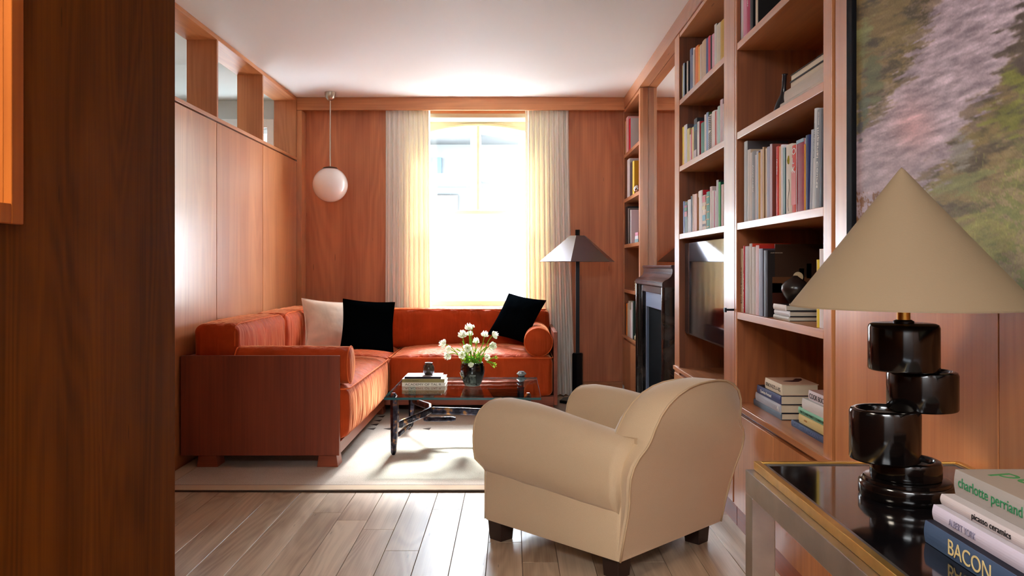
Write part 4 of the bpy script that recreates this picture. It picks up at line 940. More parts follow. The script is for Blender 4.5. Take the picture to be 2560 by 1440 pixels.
# two stacks on the base ledge of the near bookcase
def lying(label, x0, x1, ya, yb_, z0, z1, sc, cc=None, grp='', txt=None, tmat=None, tsz=0.02, tpos=0.05, twid=None, tz=0.3, tdir=-1):
    o = book(label, x0, x1, ya, yb_, z0, z1, sc, cc, lie=True, group=grp, pages=cm((206, 190, 164), 0.85))
    if txt: text('spine_title', txt, tmat, o, (x0-0.0031, yb_-tpos, z0+(z1-z0)*tz), (0, -1, 0), (0, 0, 1), tsz, width=twid)
    return o
gl = 'left stack of books on the bookcase ledge'; b0z = SH[0]
lying('slate blue book at the bottom of the left stack on the ledge', 1.092, 1.30, 3.323, 3.70, b0z, 0.602, (84, 100, 118), (30, 34, 44), gl)
lying('silver grey book second from the bottom in the left ledge stack', 1.090, 1.28, 3.325, 3.665, 0.6023, 0.638, (176, 182, 196), (24, 24, 30), gl, 'AJ', WHITE_INK, 0.02, 0.30, None)
lying('navy blue book third up in the left ledge stack', 1.088, 1.285, 3.318, 3.635, 0.6383, 0.674, (44, 58, 112), (20, 24, 40), gl, 'Charlotte Perriand', WHITE_INK, 0.018, 0.05, 0.15)
o = lying('thick cream paperback with a figure on its cover, topmost of the left ledge stack', 1.094, 1.245, 3.326, 3.54, 0.6743, 0.719, (226, 212, 186), (206, 170, 144), gl, 'IRKNZU-IS', cm((70, 66, 60)), 0.022, 0.012, 0.19)
MB().prism([(1.13, 3.42), (1.16, 3.40), (1.19, 3.405), (1.22, 3.45), (1.235, 3.50), (1.21, 3.50), (1.18, 3.45), (1.15, 3.44)], 0.7191, 0.7196).build('cover_print', cm((74, 40, 40)), o)
gr = 'right stack of books on the bookcase ledge'
lying('dark blue glossy book at the bottom of the right ledge stack', 1.095, 1.30, 2.74, 3.21, b0z, 0.599, (58, 78, 120), (26, 36, 64), gr, 'DANISH * MODERN', cm((110, 130, 170)), 0.018, 0.03, 0.25)
lying('yellow book second from the bottom in the right ledge stack', 1.105, 1.30, 2.76, 3.155, 0.5993, 0.636, (226, 204, 140), (216, 190, 110), gr, 'LYGIA', cm((190, 130, 70)), 0.01, 0.06, 0.03, tz=0.4)
lying('mint green book third up in the right ledge stack', 1.100, 1.29, 2.76, 3.145, 0.6363, 0.662, (130, 196, 164), (40, 90, 74), gr, 'THE FLOWER MARKET COOKBOOK', cm((30, 60, 50)), 0.013, 0.02, 0.24, tz=0.25)
lying('silver white glossy book fourth up in the right ledge stack', 1.098, 1.29, 2.77, 3.10, 0.6623, 0.702, (220, 220, 224), (190, 200, 200), gr)
lying('lilac grey book with black lettering, topmost of the right ledge stack', 1.108, 1.27, 2.78, 3.06, 0.7023, 0.738, (218, 206, 216), (190, 150, 140), gr, 'COOK BOOK', cm((60, 58, 64)), 0.026, 0.012, 0.16, tz=0.22)

# ------------------------------------------------------------ books and jar on the coffee table
gc = 'books on the coffee table'
def tb(label, x0, x1, y0, y1, z0, z1, sc, cc, txt=None):
    # spine faces the camera (-Y)
    o = MB().box(x0, x1, y0+.002, y1, z0, z0+.002).box(x0, x1, y0+.002, y1, z1-.002, z1).build('book', cm(cc), None, loc=((x0+x1)/2, y0, z0)); tag(o, label, 'book', gc)
    B(x0, x1, y0, y0+0.002, z0, z1).build('spine', cm(sc), o)
    B(x0+.002, x1-.002, y0+.002, y1-.003, z0+.002, z1-.002).build('pages', PAGES, o)
    if txt: text('spine_title', txt[0], INK, o, (x0+txt[1], y0-0.0006, z0+txt[3]), (1, 0, 0), (0, 0, 1), txt[4], width=txt[2])
    return o
tb('white book titled ACADEMY OF TAL R, lowest on the coffee table', -0.745, -0.453, 5.55, 5.78, GZ+.0003, GZ+0.026, (222, 216, 204), (216, 210, 196), ('ACADEMY OF TAL R', 0.021, 0.245, 0.0055, 0.021))
tb('olive green book in the middle of the coffee table stack', -0.744, -0.458, 5.552, 5.782, GZ+0.0263, GZ+0.050, (140, 128, 84), (206, 204, 196), ('LIVING DESIGN', 0.02, 0.09, 0.009, 0.008))
tb('thin black book with pale cover, topmost of the coffee table stack', -0.730, -0.482, 5.565, 5.76, GZ+0.0503, GZ+0.064, (40, 36, 44), (178, 172, 184))
tz = GZ+0.0645
jar = MB().lathe([(0.0, 0), (0.024, 0), (0.031, 0.005), (0.0385, 0.022), (0.039, 0.045), (0.034, 0.064), (0.026, 0.071), (0.025, 0.077), (0.029, 0.082), (0.027, 0.084), (0.021, 0.082), (0.021, 0.072), (0.0, 0.066)], (-0.575, 5.66, tz), 36, False, False).build('small_pot', flat('brown_glazed_clay', (58, 48, 38), 0.22, var=0.25, bscale=50), None, loc=(-0.575, 5.66, tz), smooth=True)
tag(jar, 'small dark brown glazed pot standing on the coffee table books', 'pot')

# vase of ranunculus
vc_ = (-0.270, 5.60)
t = thing('flower_vase', 'glossy black ceramic vase holding white flowers on the coffee table', 'vase', (vc_[0], vc_[1], GZ+.0003))
MB().lathe([(0.0, 0), (0.050, 0), (0.053, 0.004), (0.066, 0.030), (0.078, 0.066), (0.0835, 0.100), (0.083, 0.125), (0.080, 0.134), (0.082, 0.138), (0.076, 0.146), (0.077, 0.149), (0.070, 0.158), (0.066, 0.158), (0.070, 0.13), (0.06, 0.05), (0.0, 0.03)], (vc_[0], vc_[1], GZ+.0003), 56, False, False).build('body', BLACK, t, smooth=True)
def patch(a0, a1, z0, z1, col):  # reflections on the black vase, painted in as coloured strips
    rings = []
    for i in range(7):
        a = a0+(a1-a0)*i/6; r0 = 0.0705+(z0-0.04)*0.35; r1 = 0.0705+(z1-0.04)*0.35
        rings.append([(vc_[0]+r*math.cos(a), vc_[1]+r*math.sin(a), GZ+z) for r, z in ((r0, z0), (r1, z1))])
    MB().loft(rings, False, False, False).build('painted_reflection', cm(col, 0.25), t)
patch(-1.75, -1.25, 0.070, 0.082, (96, 98, 96)); patch(-2.95, -2.65, 0.048, 0.066, (190, 150, 60)); patch(-2.98, -2.72, 0.068, 0.092, (176, 170, 150)); patch(-2.4, -2.1, 0.022, 0.040, (60, 58, 50))
PETAL = translucent('white_petal', (250, 248, 238), (245, 248, 225), 0.35)
GREEN = translucent('flower_stem_green', (128, 170, 60), (160, 200, 70), 0.25)
GREEN2 = translucent('leaf_green', (74, 124, 44), (120, 170, 50), 0.3)
YEL = flat('flower_centre', (150, 170, 70), 0.6)
heads = [  # px, py, radius px, facing(x,y,z), depth
 (1172, 818, 12, (0, -.3, 1), 5.60), (1183, 816, 5, (.3, -.3, 1), 5.58), (1156, 836, 13, (-.1, -.5, 1), 5.56), (1175, 834, 9, (0, -.4, 1), 5.66), (1212, 836, 11, (.2, -.3, 1), 5.60), (1237, 837, 11, (.9, -.3, .4), 5.62),
 (1108, 860, 13, (-.9, -.3, .2), 5.60), (1121, 872, 9, (-.6, -.6, .3), 5.55), (1190, 852, 10, (0, -.4, 1), 5.70), (1169, 870, 12, (0, -1, .2), 5.50), (1232, 865, 12, (.6, -.7, -.1), 5.55), (1119, 890, 12, (-.6, -.6, -.5), 5.54), (1155, 887, 11, (-.3, -.9, -.1), 5.48),
 (1177, 912, 8, (0, -.8, -.7), 5.49), (1218, 893, 9, (.7, -.7, 0), 5.52)]
rf = random.Random(11)
for i, (px_, py_, rp, fc, Y) in enumerate(heads):
    p = PT(px_, py_, Y); r = rp*Y/FPX; f = Vector(fc).normalized()
    wl = ['centre', 'left', 'right']
    fo = thing('ranunculus', '', 'flower', p, 'white flowers in the black vase')
    a_ = f.cross(Vector((0.3, 0.2, 0.9))).normalized(); b_ = f.cross(a_)
    nP = 7; mb = MB()
    for lay, (rr_, hh, cup, np_) in enumerate(((1.0, -0.10, 0.45, 6), (0.78, 0.0, 0.75, 5), (0.5, 0.08, 1.0, 5))):
        for k in range(np_):
            an = 2*PI*k/np_+lay*0.5+rf.uniform(-.15, .15); ln_ = rr_*r*rf.uniform(0.9, 1.08)
            def fn(u, v, an=an, ln_=ln_, cup=cup, hh=hh):
                w_ = (v-0.5)*2; wid = 0.75*math.sin(PI*min(1, 0.12+u*0.75))
                ang = an+w_*wid*0.75
                rad = ln_*(0.12+0.88*math.sin(u*PI/2))*(1-0.10*w_*w_+0.04*math.sin(w_*9))
                h_ = r*(hh-0.35+cup*u*u*1.0+0.12*(w_*w_)*u)
                return tuple(p+(a_*math.cos(ang)+b_*math.sin(ang))*rad+f*h_)
            mb.grid(5, 6, fn)
    mb.build('petals', PETAL, fo, smooth=True)
    MB().lathe([(0, -0.1*r), (0.2*r, 0), (0.16*r, 0.2*r), (0, 0.28*r)], (0, 0, 0), 10, False, False)
    cb = MB().lathe([(0, 0), (0.17*r, 0.05*r), (0.15*r, 0.16*r), (0, 0.2*r)], (0, 0, 0), 10, False, False)
    q = f.to_track_quat('Z', 'Y'); cb.v = [tuple(p+q @ Vector(v)) for v in cb.v]; cb.build('centre', YEL, fo)
    # sepals + stem
    sp = MB()
    for k in range(5):
        an = 2*PI*k/5; d1 = a_*math.cos(an)+b_*math.sin(an); d2 = a_*math.cos(an+0.5)+b_*math.sin(an+0.5); d0 = a_*math.cos(an-0.5)+b_*math.sin(an-0.5)
        sp.add([p-f*r*0.38, p-f*r*0.34+d0*r*0.3, p-f*r*0.25+d1*r*0.75, p-f*r*0.34+d2*r*0.3], [(0, 1, 2, 3)])
    sp.build('sepals', GREEN, fo)
    base = Vector((vc_[0]+(p.x-vc_[0])*0.28+rf.uniform(-.02, .02), vc_[1]+rf.uniform(-.03, .03), GZ+0.12))
    s0 = p-f*r*0.3; c1 = s0-f*0.05+Vector((0, 0, 0.0)); c2 = base+Vector(((p.x-base.x)*0.25, 0, 0.09))
    pts = [((1-k)**3)*s0+3*((1-k)**2)*k*c1+3*(1-k)*k*k*c2+(k**3)*base for k in [j/14 for j in range(15)]]
    MB().tube(pts, 0.0028, 6).build('stem', GREEN, fo, smooth=True)
    hz = ['highest white flower in the vase, open upward', 'tiny green bud beside the highest white flower', 'open white flower upper left of the vase showing green sepals', 'pinkish white flower just below the highest one', 'white flower upper right with pointed green sepals', 'white flower at the far upper right facing away right',
          'large white flower at the far left of the bouquet', 'white flower second in from the far left, turned down', 'white flower at the back middle half hidden by stems', 'white flower with green centre facing front in the middle', 'white flower hanging at the right above the rim', 'white drooping flower lowest on the left side',
          'white flower left of centre above the vase rim', 'round white flower drooping over the front of the vase rim', 'small white flower low on the right by leaves'][i]
    fo['label'] = hz
fol = thing('flower_foliage', 'fine green leaves and bare stems among the white flowers', 'foliage', (vc_[0], vc_[1], GZ+0.13))
st = MB(); lf = MB()
for k in range(26):
    a = rf.uniform(0, 2*PI); rr_ = rf.uniform(0, 0.05); b0_ = Vector((vc_[0]+rr_*math.cos(a), vc_[1]+rr_*math.sin(a), GZ+0.12))
    tp = b0_+Vector((rf.uniform(-.12, .12), rf.uniform(-.05, .05), rf.uniform(0.07, 0.20)))
    md = b0_.lerp(tp, 0.5)+Vector((0, 0, 0.025))
    st.tube([b0_, b0_.lerp(md, .5)+Vector((0, 0, .006)), md, md.lerp(tp, .5)+Vector((0, 0, .004)), tp], 0.0022, 5)
    for j in range(5):
        q0 = b0_.lerp(md, rf.uniform(0.3, 1)); d = Vector((rf.uniform(-1, 1), rf.uniform(-1, .4), rf.uniform(0.1, 1))).normalized(); s_ = d.cross(Vector((0.2, 1, 0.1))).normalized()*0.004; l_ = rf.uniform(.02, .04)
        lf.add([q0, q0+d*l_*.5+s_, q0+d*l_, q0+d*l_*.5-s_], [(0, 1, 2, 3)])
st.build('stems', GREEN, fol, smooth=True)['kind'] = 'stuff'; lf.build('leaves', GREEN2, fol)['kind'] = 'stuff'
sp = MB(); 
for k in range(7):
    p0 = PT(1216, 905, 5.55); p1 = PT(1240, 905+(k-3)*5, 5.52)+Vector((rf.uniform(-.02, .02), 0, rf.uniform(-.01, .02)))
    sp.tube([p0, p0.lerp(p1, .5)+Vector((0, 0, .008)), p1], 0.0018, 5)
    for j in range(4):
        d = Vector((rf.uniform(-.3, 1), rf.uniform(-1, .4), rf.uniform(-1, 1))).normalized(); s_ = d.cross(Vector((0.2, 1, 0.1))).normalized()*0.003; l_ = rf.uniform(.010, .018)
        sp.add([p1, p1+d*l_*.5+s_, p1+d*l_, p1+d*l_*.5-s_], [(0, 1, 2, 3)])
sp.build('sprig', GREEN, fol)

# ------------------------------------------------------------ floor lamp (hexagonal pyramid shade)
lc = (0.572, 7.15)
t = thing('floor_lamp', 'floor lamp with faceted metal shade and black hexagonal stem', 'floor lamp', (lc[0], lc[1], 0))
def hexa(r, z, rot=16, n=6): return [(lc[0]+r*math.cos(math.radians(rot+k*360/n)), lc[1]+r*math.sin(math.radians(rot+k*360/n)), z) for k in range(n)]
MB().loft([hexa(0.165, ZR+.001), hexa(0.165, ZR+0.022), hexa(0.155, ZR+0.026)]).build('base', BLACK_STEEL, t)
MB().loft([hexa(0.050, ZR+.026), hexa(0.050, 0.432), hexa(0.044, 0.442)]).build('lower_stem', BLACK_STEEL, t)
MB().loft([hexa(0.0225, 0.442, 45, 4), hexa(0.0225, 1.40, 45, 4)]).build('upper_stem', BLACK_STEEL, t)
MB().loft([hexa(0.0225, 1.463, 25, 4), hexa(0.0225, 1.516, 25, 4)]).build('finial', BLACK_STEEL, t)
o = MB().loft([hexa(0.347, 1.237), hexa(0.347, 1.240), hexa(0.075, 1.462), hexa(0.073, 1.464)], False, True).loft([hexa(0.340, 1.237), hexa(0.072, 1.456)], False, True).build('shade', BRONZE_LAMP, t)

# ------------------------------------------------------------ armchair
ac = thing('armchair', 'cream linen club armchair with rounded back seen from behind', 'armchair', (0.4, 3.7, 0))
N0 = Vector((0.405, 3.075, 0)); V = Vector((0.711, 0.703, 0)); U = Vector((-0.703, 0.711, 0)); WDT = 0.71; KL = 0.25; Z0 = 0.088
def A(u, v, z): return tuple(N0+U*u+V*v+Vector((0, 0, z)))
hc = WDT/2
# back silhouette: (half width, z)
sil = [(0.355, 0.088), (0.357, 0.18), (0.362, 0.27), (0.372, 0.33), (0.388, 0.38), (0.396, 0.425), (0.390, 0.465), (0.368, 0.50), (0.335, 0.528), (0.318, 0.555), (0.306, 0.60), (0.285, 0.645), (0.250, 0.685), (0.200, 0.715), (0.135, 0.737), (0.065, 0.747), (0.0, 0.749)]
full = sil+[(-a, z) for a, z in reversed(sil[:-1])]
def lean(z): return -KL*max(0, z-0.10)
# backrest shell (whole back, thickness grows forward), rings along u
rings = []
for (u, sc_, dz) in ((0.0, 0.985, 0.0), (0.004, 0.995, 0), (0.016, 1.0, 0.0), (0.06, 1.002, 0.002), (0.12, 1.0, 0.0), (0.165, 0.985, -0.004), (0.19, 0.955, -0.010), (0.20, 0.90, -0.022)):
    ring = []
    for a, z in full:
        zz = z if z < 0.12 else 0.12+(z-0.12)*(sc_ if sc_ < 1 else 1)+(dz if z > 0.5 else 0)
        # forward part: narrow where the arms sit
        aa = a*sc_
        if u > 0.03 and z < 0.53: aa = a*0.93 if u < 0.1 else a*0.86
        ring.append(A(u+lean(zz), hc+aa, zz))
    rings.append(ring)
MB().loft(rings).build('backrest', LINEN, ac, smooth=True, autos=True)
MB().tube([A(0.0+lean(z)-0.001, hc+a, z) for a, z in full], 0.0042, 6).build('piping', LINEN_P, ac, smooth=True)
fr = [(a*0.985, 0.12+(z-0.12)*0.985-0.003) for a, z in full if z > 0.51]
MB().tube([A(0.166+lean(z), hc+a, z) for a, z in fr], 0.0045, 6).build('piping', LINEN_P, ac, smooth=True)
# base box
def basedisp(p, n): return p
mb = MB(); 
ringsb = []
for z, ex in ((Z0, 0.0), (Z0+0.01, 0.003), (0.18, 0.004), (0.30, 0.0), (0.31, -0.02)):
    pts = []
    for (cu, cv_, a0) in ((0.75-0.02, WDT-0.02, 0), (0.02, WDT-0.02, 90), (0.02, 0.02, 180), (0.75-0.02, 0.02, 270)):
        for k in range(4):
            a = math.radians(a0+k*30); pts.append(A(cu+(0.02+ex)*math.cos(a), cv_+(0.02+ex)*math.sin(a), z))
    ringsb.append(pts)
MB().loft(ringsb).build('seat_base', LINEN, ac, smooth=True, autos=True)
# arms
def armprof(u):
    """closed v-z loop of the left arm (outer side is v<0)"""
    s = max(0, min(1, u/0.75)); top = 0.548+0.075*math.sin(min(1, s*1.22)*PI/2)**1.4; 
    if s > 0.93: top -= (s-0.93)*0.12
    out = 0.045+0.020*s; zm = 0.43+0.02*s
    zb = 0.262+0.035*s
    pts = []
    cyv = 0.062; w_ = cyv+out
    for k in range(17):                       # outer bottom -> over the top -> inner
        a = math.radians(205-k*(205-(-15))/16)
        rx = w_ if math.cos(a) < 0 else 0.105
        rz = (top-zm) if math.sin(a) > 0 else (zm-zb)*1.25
        ca, sa = math.cos(a), math.sin(a)
        e = 0.88
        pts.append((cyv+rx*math.copysign(abs(ca)**e, ca), zm+rz*math.copysign(abs(sa)**e, sa)))
    pts = [(0.004, zb-0.0), (-0.010, zb+0.02)]+pts+[(0.165, 0.30), (0.16, 0.27)]
    return pts
for side in (0, 1):
    rings = []
    us = [0.03, 0.06, 0.12, 0.2, 0.3, 0.4, 0.5, 0.58, 0.66, 0.71, 0.735, 0.752, 0.762, 0.766]
    for i, u in enumerate(us):
        pr = armprof(min(u, 0.75)); cv_, cz = 0.06, 0.43
        shrink = {11: 0.985, 12: 0.95, 13: 0.86}.get(i, 1.0)
        ring = []
        for v, z in pr:
            v2, z2 = cv_+(v-cv_)*shrink, cz+(z-cz)*shrink
            uu = u
            if i >= 9: uu = u-0.03*max(0, (z2-0.52)/0.1)**2-0.018*max(0, (0.36-z2)/0.1)**1.5
            g_ = 0.0035*noise.noise(Vector((u*9, v*14+side*5, z*14)))
            ring.append(A(uu+lean(z2)*max(0, 1-u/0.3)*0.6, (v2-g_) if side == 0 else WDT-(v2-g_), z2))
        rings.append(ring)
    MB().loft(rings).build('arm', LINEN, ac, smooth=True, autos=False)
    pr = armprof(0.75)
    MB().tube([A(0.752-0.03*max(0, (z-0.52)/0.1)**2-0.018*max(0, (0.36-z)/0.1)**1.5, v if side == 0 else WDT-v, z) for v, z in [(0.06+(v-0.06)*0.985, 0.43+(z-0.43)*0.985) for v, z in pr]], 0.004, 6).build('piping', LINEN_P, ac, smooth=True)
MB().tube([A(0.747, 0.003, z) for z in (0.09, 0.15, 0.22, 0.30)], 0.004, 6).build('piping', LINEN_P, ac, smooth=True)
MB().tube([A(0.747, WDT-0.003, z) for z in (0.09, 0.15, 0.22, 0.30)], 0.004, 6).build('piping', LINEN_P, ac, smooth=True)
# seat cushion
sc0 = []
for z, sh in ((0.30, 0.02), (0.315, 0.0), (0.40, -0.0), (0.43, 0.02), (0.44, 0.06), (0.445, 0.12)):
    pts = []
    for (cu, cv_, a0) in ((0.77-0.05, WDT-0.17-0.03, 0), (0.2, WDT-0.17-0.03, 90), (0.2, 0.17+0.03, 180), (0.77-0.05, 0.17+0.03, 270)):
        for k in range(4):
            a = math.radians(a0+k*30); pts.append(A(cu+(0.05-sh)*math.cos(a), cv_+(0.03-sh)*math.sin(a), z))
    sc0.append(pts)
MB().loft(sc0).build('seat_cushion', LINEN, ac, smooth=True, autos=True)
for (u, v) in ((0.70, 0.055), (0.70, WDT-0.055), (0.075, 0.075), (0.075, WDT-0.075)):
    MB().loft([[A(u+a*0.036, v+c_*0.036, 0.0) for a, c_ in ((-1, -1), (1, -1), (1, 1), (-1, 1))], [A(u+a*0.042, v+c_*0.042, Z0+0.004) for a, c_ in ((-1, -1), (1, -1), (1, 1), (-1, 1))]]).build('leg', DARKLEG, ac, bev=0.003)

# ------------------------------------------------------------ console table at the right
TZ = 0.735
tt = thing('console_table', 'nickel and brass console table with a black glossy top', 'console table', (0.8, 1.4, 0))
cx0, cx1, cy0, cy1 = 0.534, 1.026, 0.80, 1.876; s5 = 0.052
B(cx0, cx0+s5, cy0, cy1, TZ-s5, TZ).build('side_rail', CHROME, tt, bev=0.0015)
B(cx1-s5, cx1, cy0, cy1, TZ-s5, TZ).build('side_rail', CHROME, tt, bev=0.0015)
B(cx0+s5+.001, cx1-s5-.001, cy1-s5, cy1, TZ-s5, TZ).build('end_rail', CHROME, tt, bev=0.0015)
B(cx0+s5+.001, cx1-s5-.001, cy0, cy0+s5, TZ-s5, TZ).build('end_rail', CHROME, tt, bev=0.0015)
for (lx, ly) in ((cx0, cy1-s5), (cx1-s5, cy1-s5), (cx0, cy0), (cx1-s5, cy0)):
    B(lx, lx+s5, ly, ly+s5, 0, TZ-s5-0.0005).build('leg', CHROME, tt, bev=0.0015)
bx0, bx1, by0, by1 = cx0+0.018, cx1-0.006, cy0+0.018, cy1-0.004
MB().box(bx0, bx0+0.014, by0, by1, TZ+.0005, TZ+0.020).box(bx1-0.014, bx1, by0, by1, TZ+.0005, TZ+0.020).box(bx0+.014, bx1-.014, by1-0.014, by1, TZ+.0005, TZ+0.020).box(bx0+.014, bx1-.014, by0, by0+0.014, TZ+.0005, TZ+0.020).build('brass_edge', BRASS, tt, bev=0.001)
MB().box(bx0+.015, bx0+0.022, by0+.015, by1-.015, TZ+.0005, TZ+0.0175).box(bx1-0.022, bx1-.015, by0+.015, by1-.015, TZ+.0005, TZ+0.0175).box(bx0+.022, bx1-.022, by1-0.022, by1-.015, TZ+.0005, TZ+0.0175).box(bx0+.022, bx1-.022, by0+.015, by0+0.022, TZ+.0005, TZ+0.0175).build('inner_edge', CHROME, tt)
B(bx0+0.0225, bx1-0.0225, by0+0.0225, by1-0.0225, TZ+.0005, TZ+0.0155).build('top', flat('black_lacquer_top', (12, 10, 12), 0.07, spec=0.6, coat=0.3), tt)
T0 = TZ+0.016
# table lamp
LY = 1.60
def lx_(x): return (x-1280)/FPX*LY
def lz_(y): return HC-(y-665)/FPX*LY
t = thing('table_lamp', 'table lamp of offset black wooden cylinders under a conical parchment shade', 'table lamp', (lx_(2264), LY, T0))
def cyl(name, cx_, cy_, z0, z1, r, hollow=True):
    e = 0.004
    pr = [(0.0, z0), (r-e, z0), (r-e*0.3, z0+e*0.3), (r, z0+e), (r, z1-e*2), (r-e*0.6, z1-e*0.6), (r-e*2, z1)]
    if hollow: pr += [(r-0.012, z1), (r-0.014, z1-0.002), (r-0.016, z1-0.012), (r-0.022, z1-0.016), (0.0, z1-0.017)]
    else: pr += [(0.0, z1)]
    o = MB().lathe(pr, (cx_, cy_, 0), 56, False, False).build(name, EBONY, t, smooth=True, autos=True)
    if hollow: MB().lathe([(r-0.0165, z1-0.0125), (0.0, z1-0.0155)], (cx_, cy_, 0), 48, False, True).build('dish', EBONY_IN, o)
    return o
r_ = 83*LY/FPX
MB().lathe([(0.0, T0), (0.084, T0), (0.087, T0+0.004), (0.087, T0+0.026), (0.084, T0+0.030), (0.080, T0+0.031), (0.079, T0+0.036), (0.074, T0+0.038), (0.0, T0+0.038)], (lx_(2266), LY, 0), 64, False, False).build('base', EBONY, t, smooth=True, autos=True)
zD, zC, zB_, zA = lz_(1146), lz_(1018), lz_(927), lz_(808)
cyl('cylinder', lx_(2264), LY, T0+0.038, zD, r_)
cyl('cylinder', lx_(2206), LY-0.01, zD+0.001, zC, r_)
cyl('cylinder', lx_(2312), LY+0.01, zC+0.0005-0.006, zB_, r_)
cyl('cylinder', lx_(2259), LY, zB_+0.0015, zA, r_, False)
cL = (lx_(2259), LY)
MB().lathe([(0.0, zA), (0.019, zA), (0.019, zA+0.004), (0.014, zA+0.007), (0.0, zA+0.007)], (*cL, 0), 24, False, False).build('socket_ring', BLACK_STEEL, t, smooth=True, autos=True)
MB().lathe([(0.0, zA+.007), (0.012, zA+.007), (0.012, zA+0.05), (0.0, zA+0.05)], (*cL, 0), 24, False, False).build('brass_neck', BRASS, t, smooth=True, autos=True)
sx = lx_(2272); zb_ = lz_(767); zt_ = lz_(418); rs = 283*LY/FPX
sh = MB().lathe([(rs, zb_), (rs*0.5, (zb_+zt_)/2), (0.006, zt_-0.006), (0.0, zt_)], (sx, LY, 0), 96, False, False)
sh.v = [(a+(lx_(2254)-sx)*((c_-zb_)/(zt_-zb_)), b_, c_) for a, b_, c_ in sh.v]
sh2 = MB().lathe([(rs-0.003, zb_), (rs*0.5-0.004, (zb_+zt_)/2-0.003), (0.0, zt_-0.012)], (sx, LY, 0), 96, False, False)
sh2.v = [(a+(lx_(2254)-sx)*((c_-zb_)/(zt_-zb_)), b_, c_) for a, b_, c_ in sh2.v]
sh.add(sh2.v, sh2.f); sh.lathe([(rs-0.003, zb_-.0002), (rs+0.0003, zb_-.0002), (rs+0.0003, zb_+0.003)], (sx, LY, 0), 96, False, False)
sh.build('lamp_shade', SHADE, t, smooth=True, autos=True)
# books on the console
gt = 'art books stacked on the console table'
def tb2(label, x0, x1, yf, yn, z0, z1, sc, cc, txt, tm, y_s, wd, sz, tz_):
    o = book(label, x0, x1, yn, yf, z0, z1, sc, cc, lie=True, group=gt, th=0.0016, rough=0.55)
    text('spine_title', txt, tm, o, (x0-0.0031, y_s, z0+(z1-z0)*tz_), (0, -1, 0), (0, 0, 1), sz, width=wd)
    return o
z = T0+.0003
tb2('dark blue book titled BACON at the bottom of the console table stack', 0.673, 0.90, 1.335, 1.00, z, z+0.035, (62, 80, 108), (20, 22, 34), 'BACON', cm((206, 184, 130)), 1.262, 0.112, 0.033, 0.2); z += .0353
tb2('lilac white book titled ALBERT YORK, second from the bottom on the console table', 0.688, 0.90, 1.338, 1.02, z, z+0.0245, (196, 188, 206), (170, 164, 170), 'ALBERT YORK', cm((130, 124, 146)), 1.286, 0.074, 0.015, 0.3); z += .0248
tb2('pale grey book titled picasso ceramics under the topmost book on the console', 0.702, 0.90, 1.340, 1.02, z, z+0.0165, (190, 180, 182), (170, 162, 160), 'picasso ceramics', INK, 1.248, 0.098, 0.0135, 0.3); z += .0168
o = tb2('grey book titled charlotte perriand, topmost of the console table stack', 0.722, 0.93, 1.335, 1.03, z, z+0.041, (158, 152, 148), (140, 126, 114), 'charlotte perriand', cm((50, 126, 84)), 1.322, 0.166, 0.023, 0.4)
text('cover_title', 'perriand', cm((60, 120, 70)), o, (0.765, 1.305, z+0.0412), (0.25, -1, 0), (1, 0.25, 0), 0.06, width=0.24)

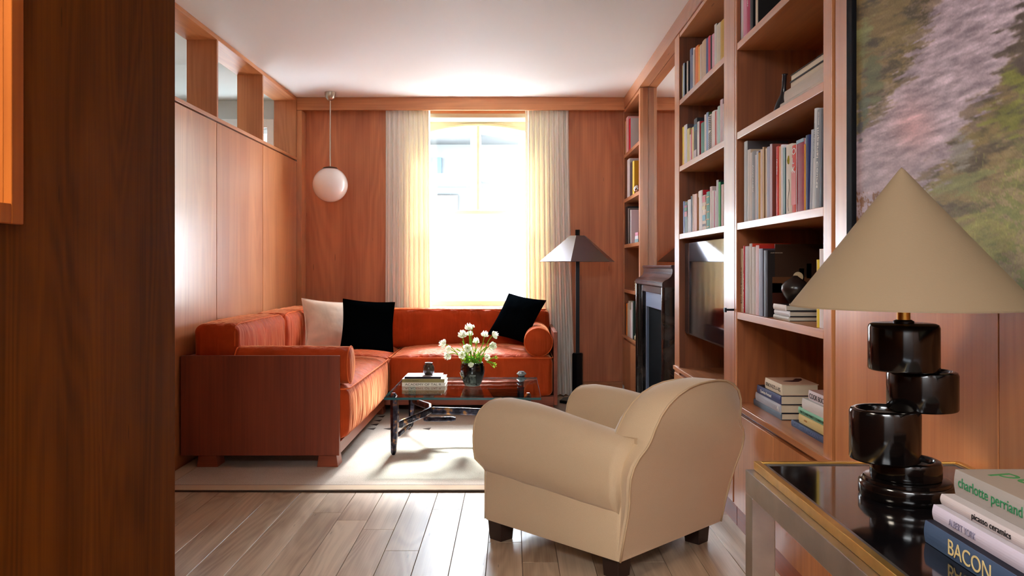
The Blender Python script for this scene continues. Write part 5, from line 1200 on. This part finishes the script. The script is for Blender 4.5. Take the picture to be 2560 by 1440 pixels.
# ------------------------------------------------------------ outside: courtyard building
gd = tag(B(-14, 14, 8.4, 40, -4.2, -4.0).build('courtyard_ground', cm((150, 148, 142), .8), None), None, None, None, 'structure')
hb = thing('apartment_building', 'pale building with balconies and outside stairs beyond the window', 'building', (-1.0, 14, -4))
FAC = flat('facade_render', (104, 104, 102), 0.9, spec=0.1); FAC_P = flat('facade_pink_render', (104, 92, 84), 0.9, spec=0.1); FBL = flat('facade_blue_glass', (76, 90, 108), 0.9, spec=0.1); RAIL = flat('grey_railing', (66, 67, 69), 0.9, spec=0.1)  # facade colours darkened below their own tone to offset overbright daylight
B(-8, 1.9, 15.2, 15.5, -4, 4.6).build('wall', FAC, hb)
B(-2.9, -1.0, 15.1, 15.19, 0.9, 2.5).build('render_panel', FAC_P, hb)
for x in (-2.25, -0.62, 0.2): B(x-0.09, x+0.09, 14.0, 14.18, -4, 4.4).build('column', FAC, hb)
for z in (1.35, 2.65, 3.45, 4.4): B(-6, 0.3, 13.9, 15.2, z, z+0.12).build('balcony_slab', FAC, hb)
for x0, x1, z0, z1 in ((-2.9, -2.4, 2.8, 3.25), (-2.0, -1.3, 2.8, 3.2), (-3.4, -2.5, 3.6, 4.2), (-2.1, -1.1, 3.6, 4.2), (-3.6, -3.0, 1.9, 2.5)): B(x0, x1, 15.1, 15.19, z0, z1).build('window', FBL, hb)
for k in range(22): B(-2.1+k*0.1, -2.08+k*0.1, 13.92, 13.94, 0.3, 1.35-0.2).build('baluster', RAIL, hb)
B(-2.15, 0.2, 13.90, 13.95, 1.15, 1.19).build('handrail', RAIL, hb)
for k in range(9): B(-3.4+k*0.17, -3.23+k*0.17, 13.95, 14.6, 1.95-k*0.16, 2.0-k*0.16).build('stair_tread', RAIL, hb)
nb = thing('brick_house', 'pale brick house side wall at the right beyond the window', 'building', (1.2, 11, -4))
BR = [cm((92, 86, 80), .95), cm((84, 78, 71), .95), cm((98, 93, 87), .95)]  # brick tones also darkened to hold back the daylight glare
B(0.12, 3.0, 11.12, 11.4, -4, 3.3).build('wall', cm((102, 99, 95), .95), nb)
for r_i in range(18):
    for c_i in range(6):
        x0 = 0.12+c_i*0.23+(0.115 if r_i % 2 else 0)
        B(x0, x0+0.222, 11.10, 11.119, 1.15+r_i*0.083, 1.15+r_i*0.083+0.075).build('brick', BR[(r_i*5+c_i*3) % 3], nb)

# lettering becomes plain mesh
bpy.context.view_layer.update()
dg = bpy.context.evaluated_depsgraph_get()
for o in [q for q in bpy.data.objects if q.type == 'FONT']:
    me = bpy.data.meshes.new_from_object(o.evaluated_get(dg)); n = o.name
    p, mb_ = o.parent, o.matrix_basis.copy(); cu = o.data; mt = cu.materials[0]
    bpy.data.objects.remove(o); me.materials.clear(); me.materials.append(mt)
    q = bpy.data.objects.new(n, me); COL.objects.link(q); q.parent = p; q.matrix_basis = mb_
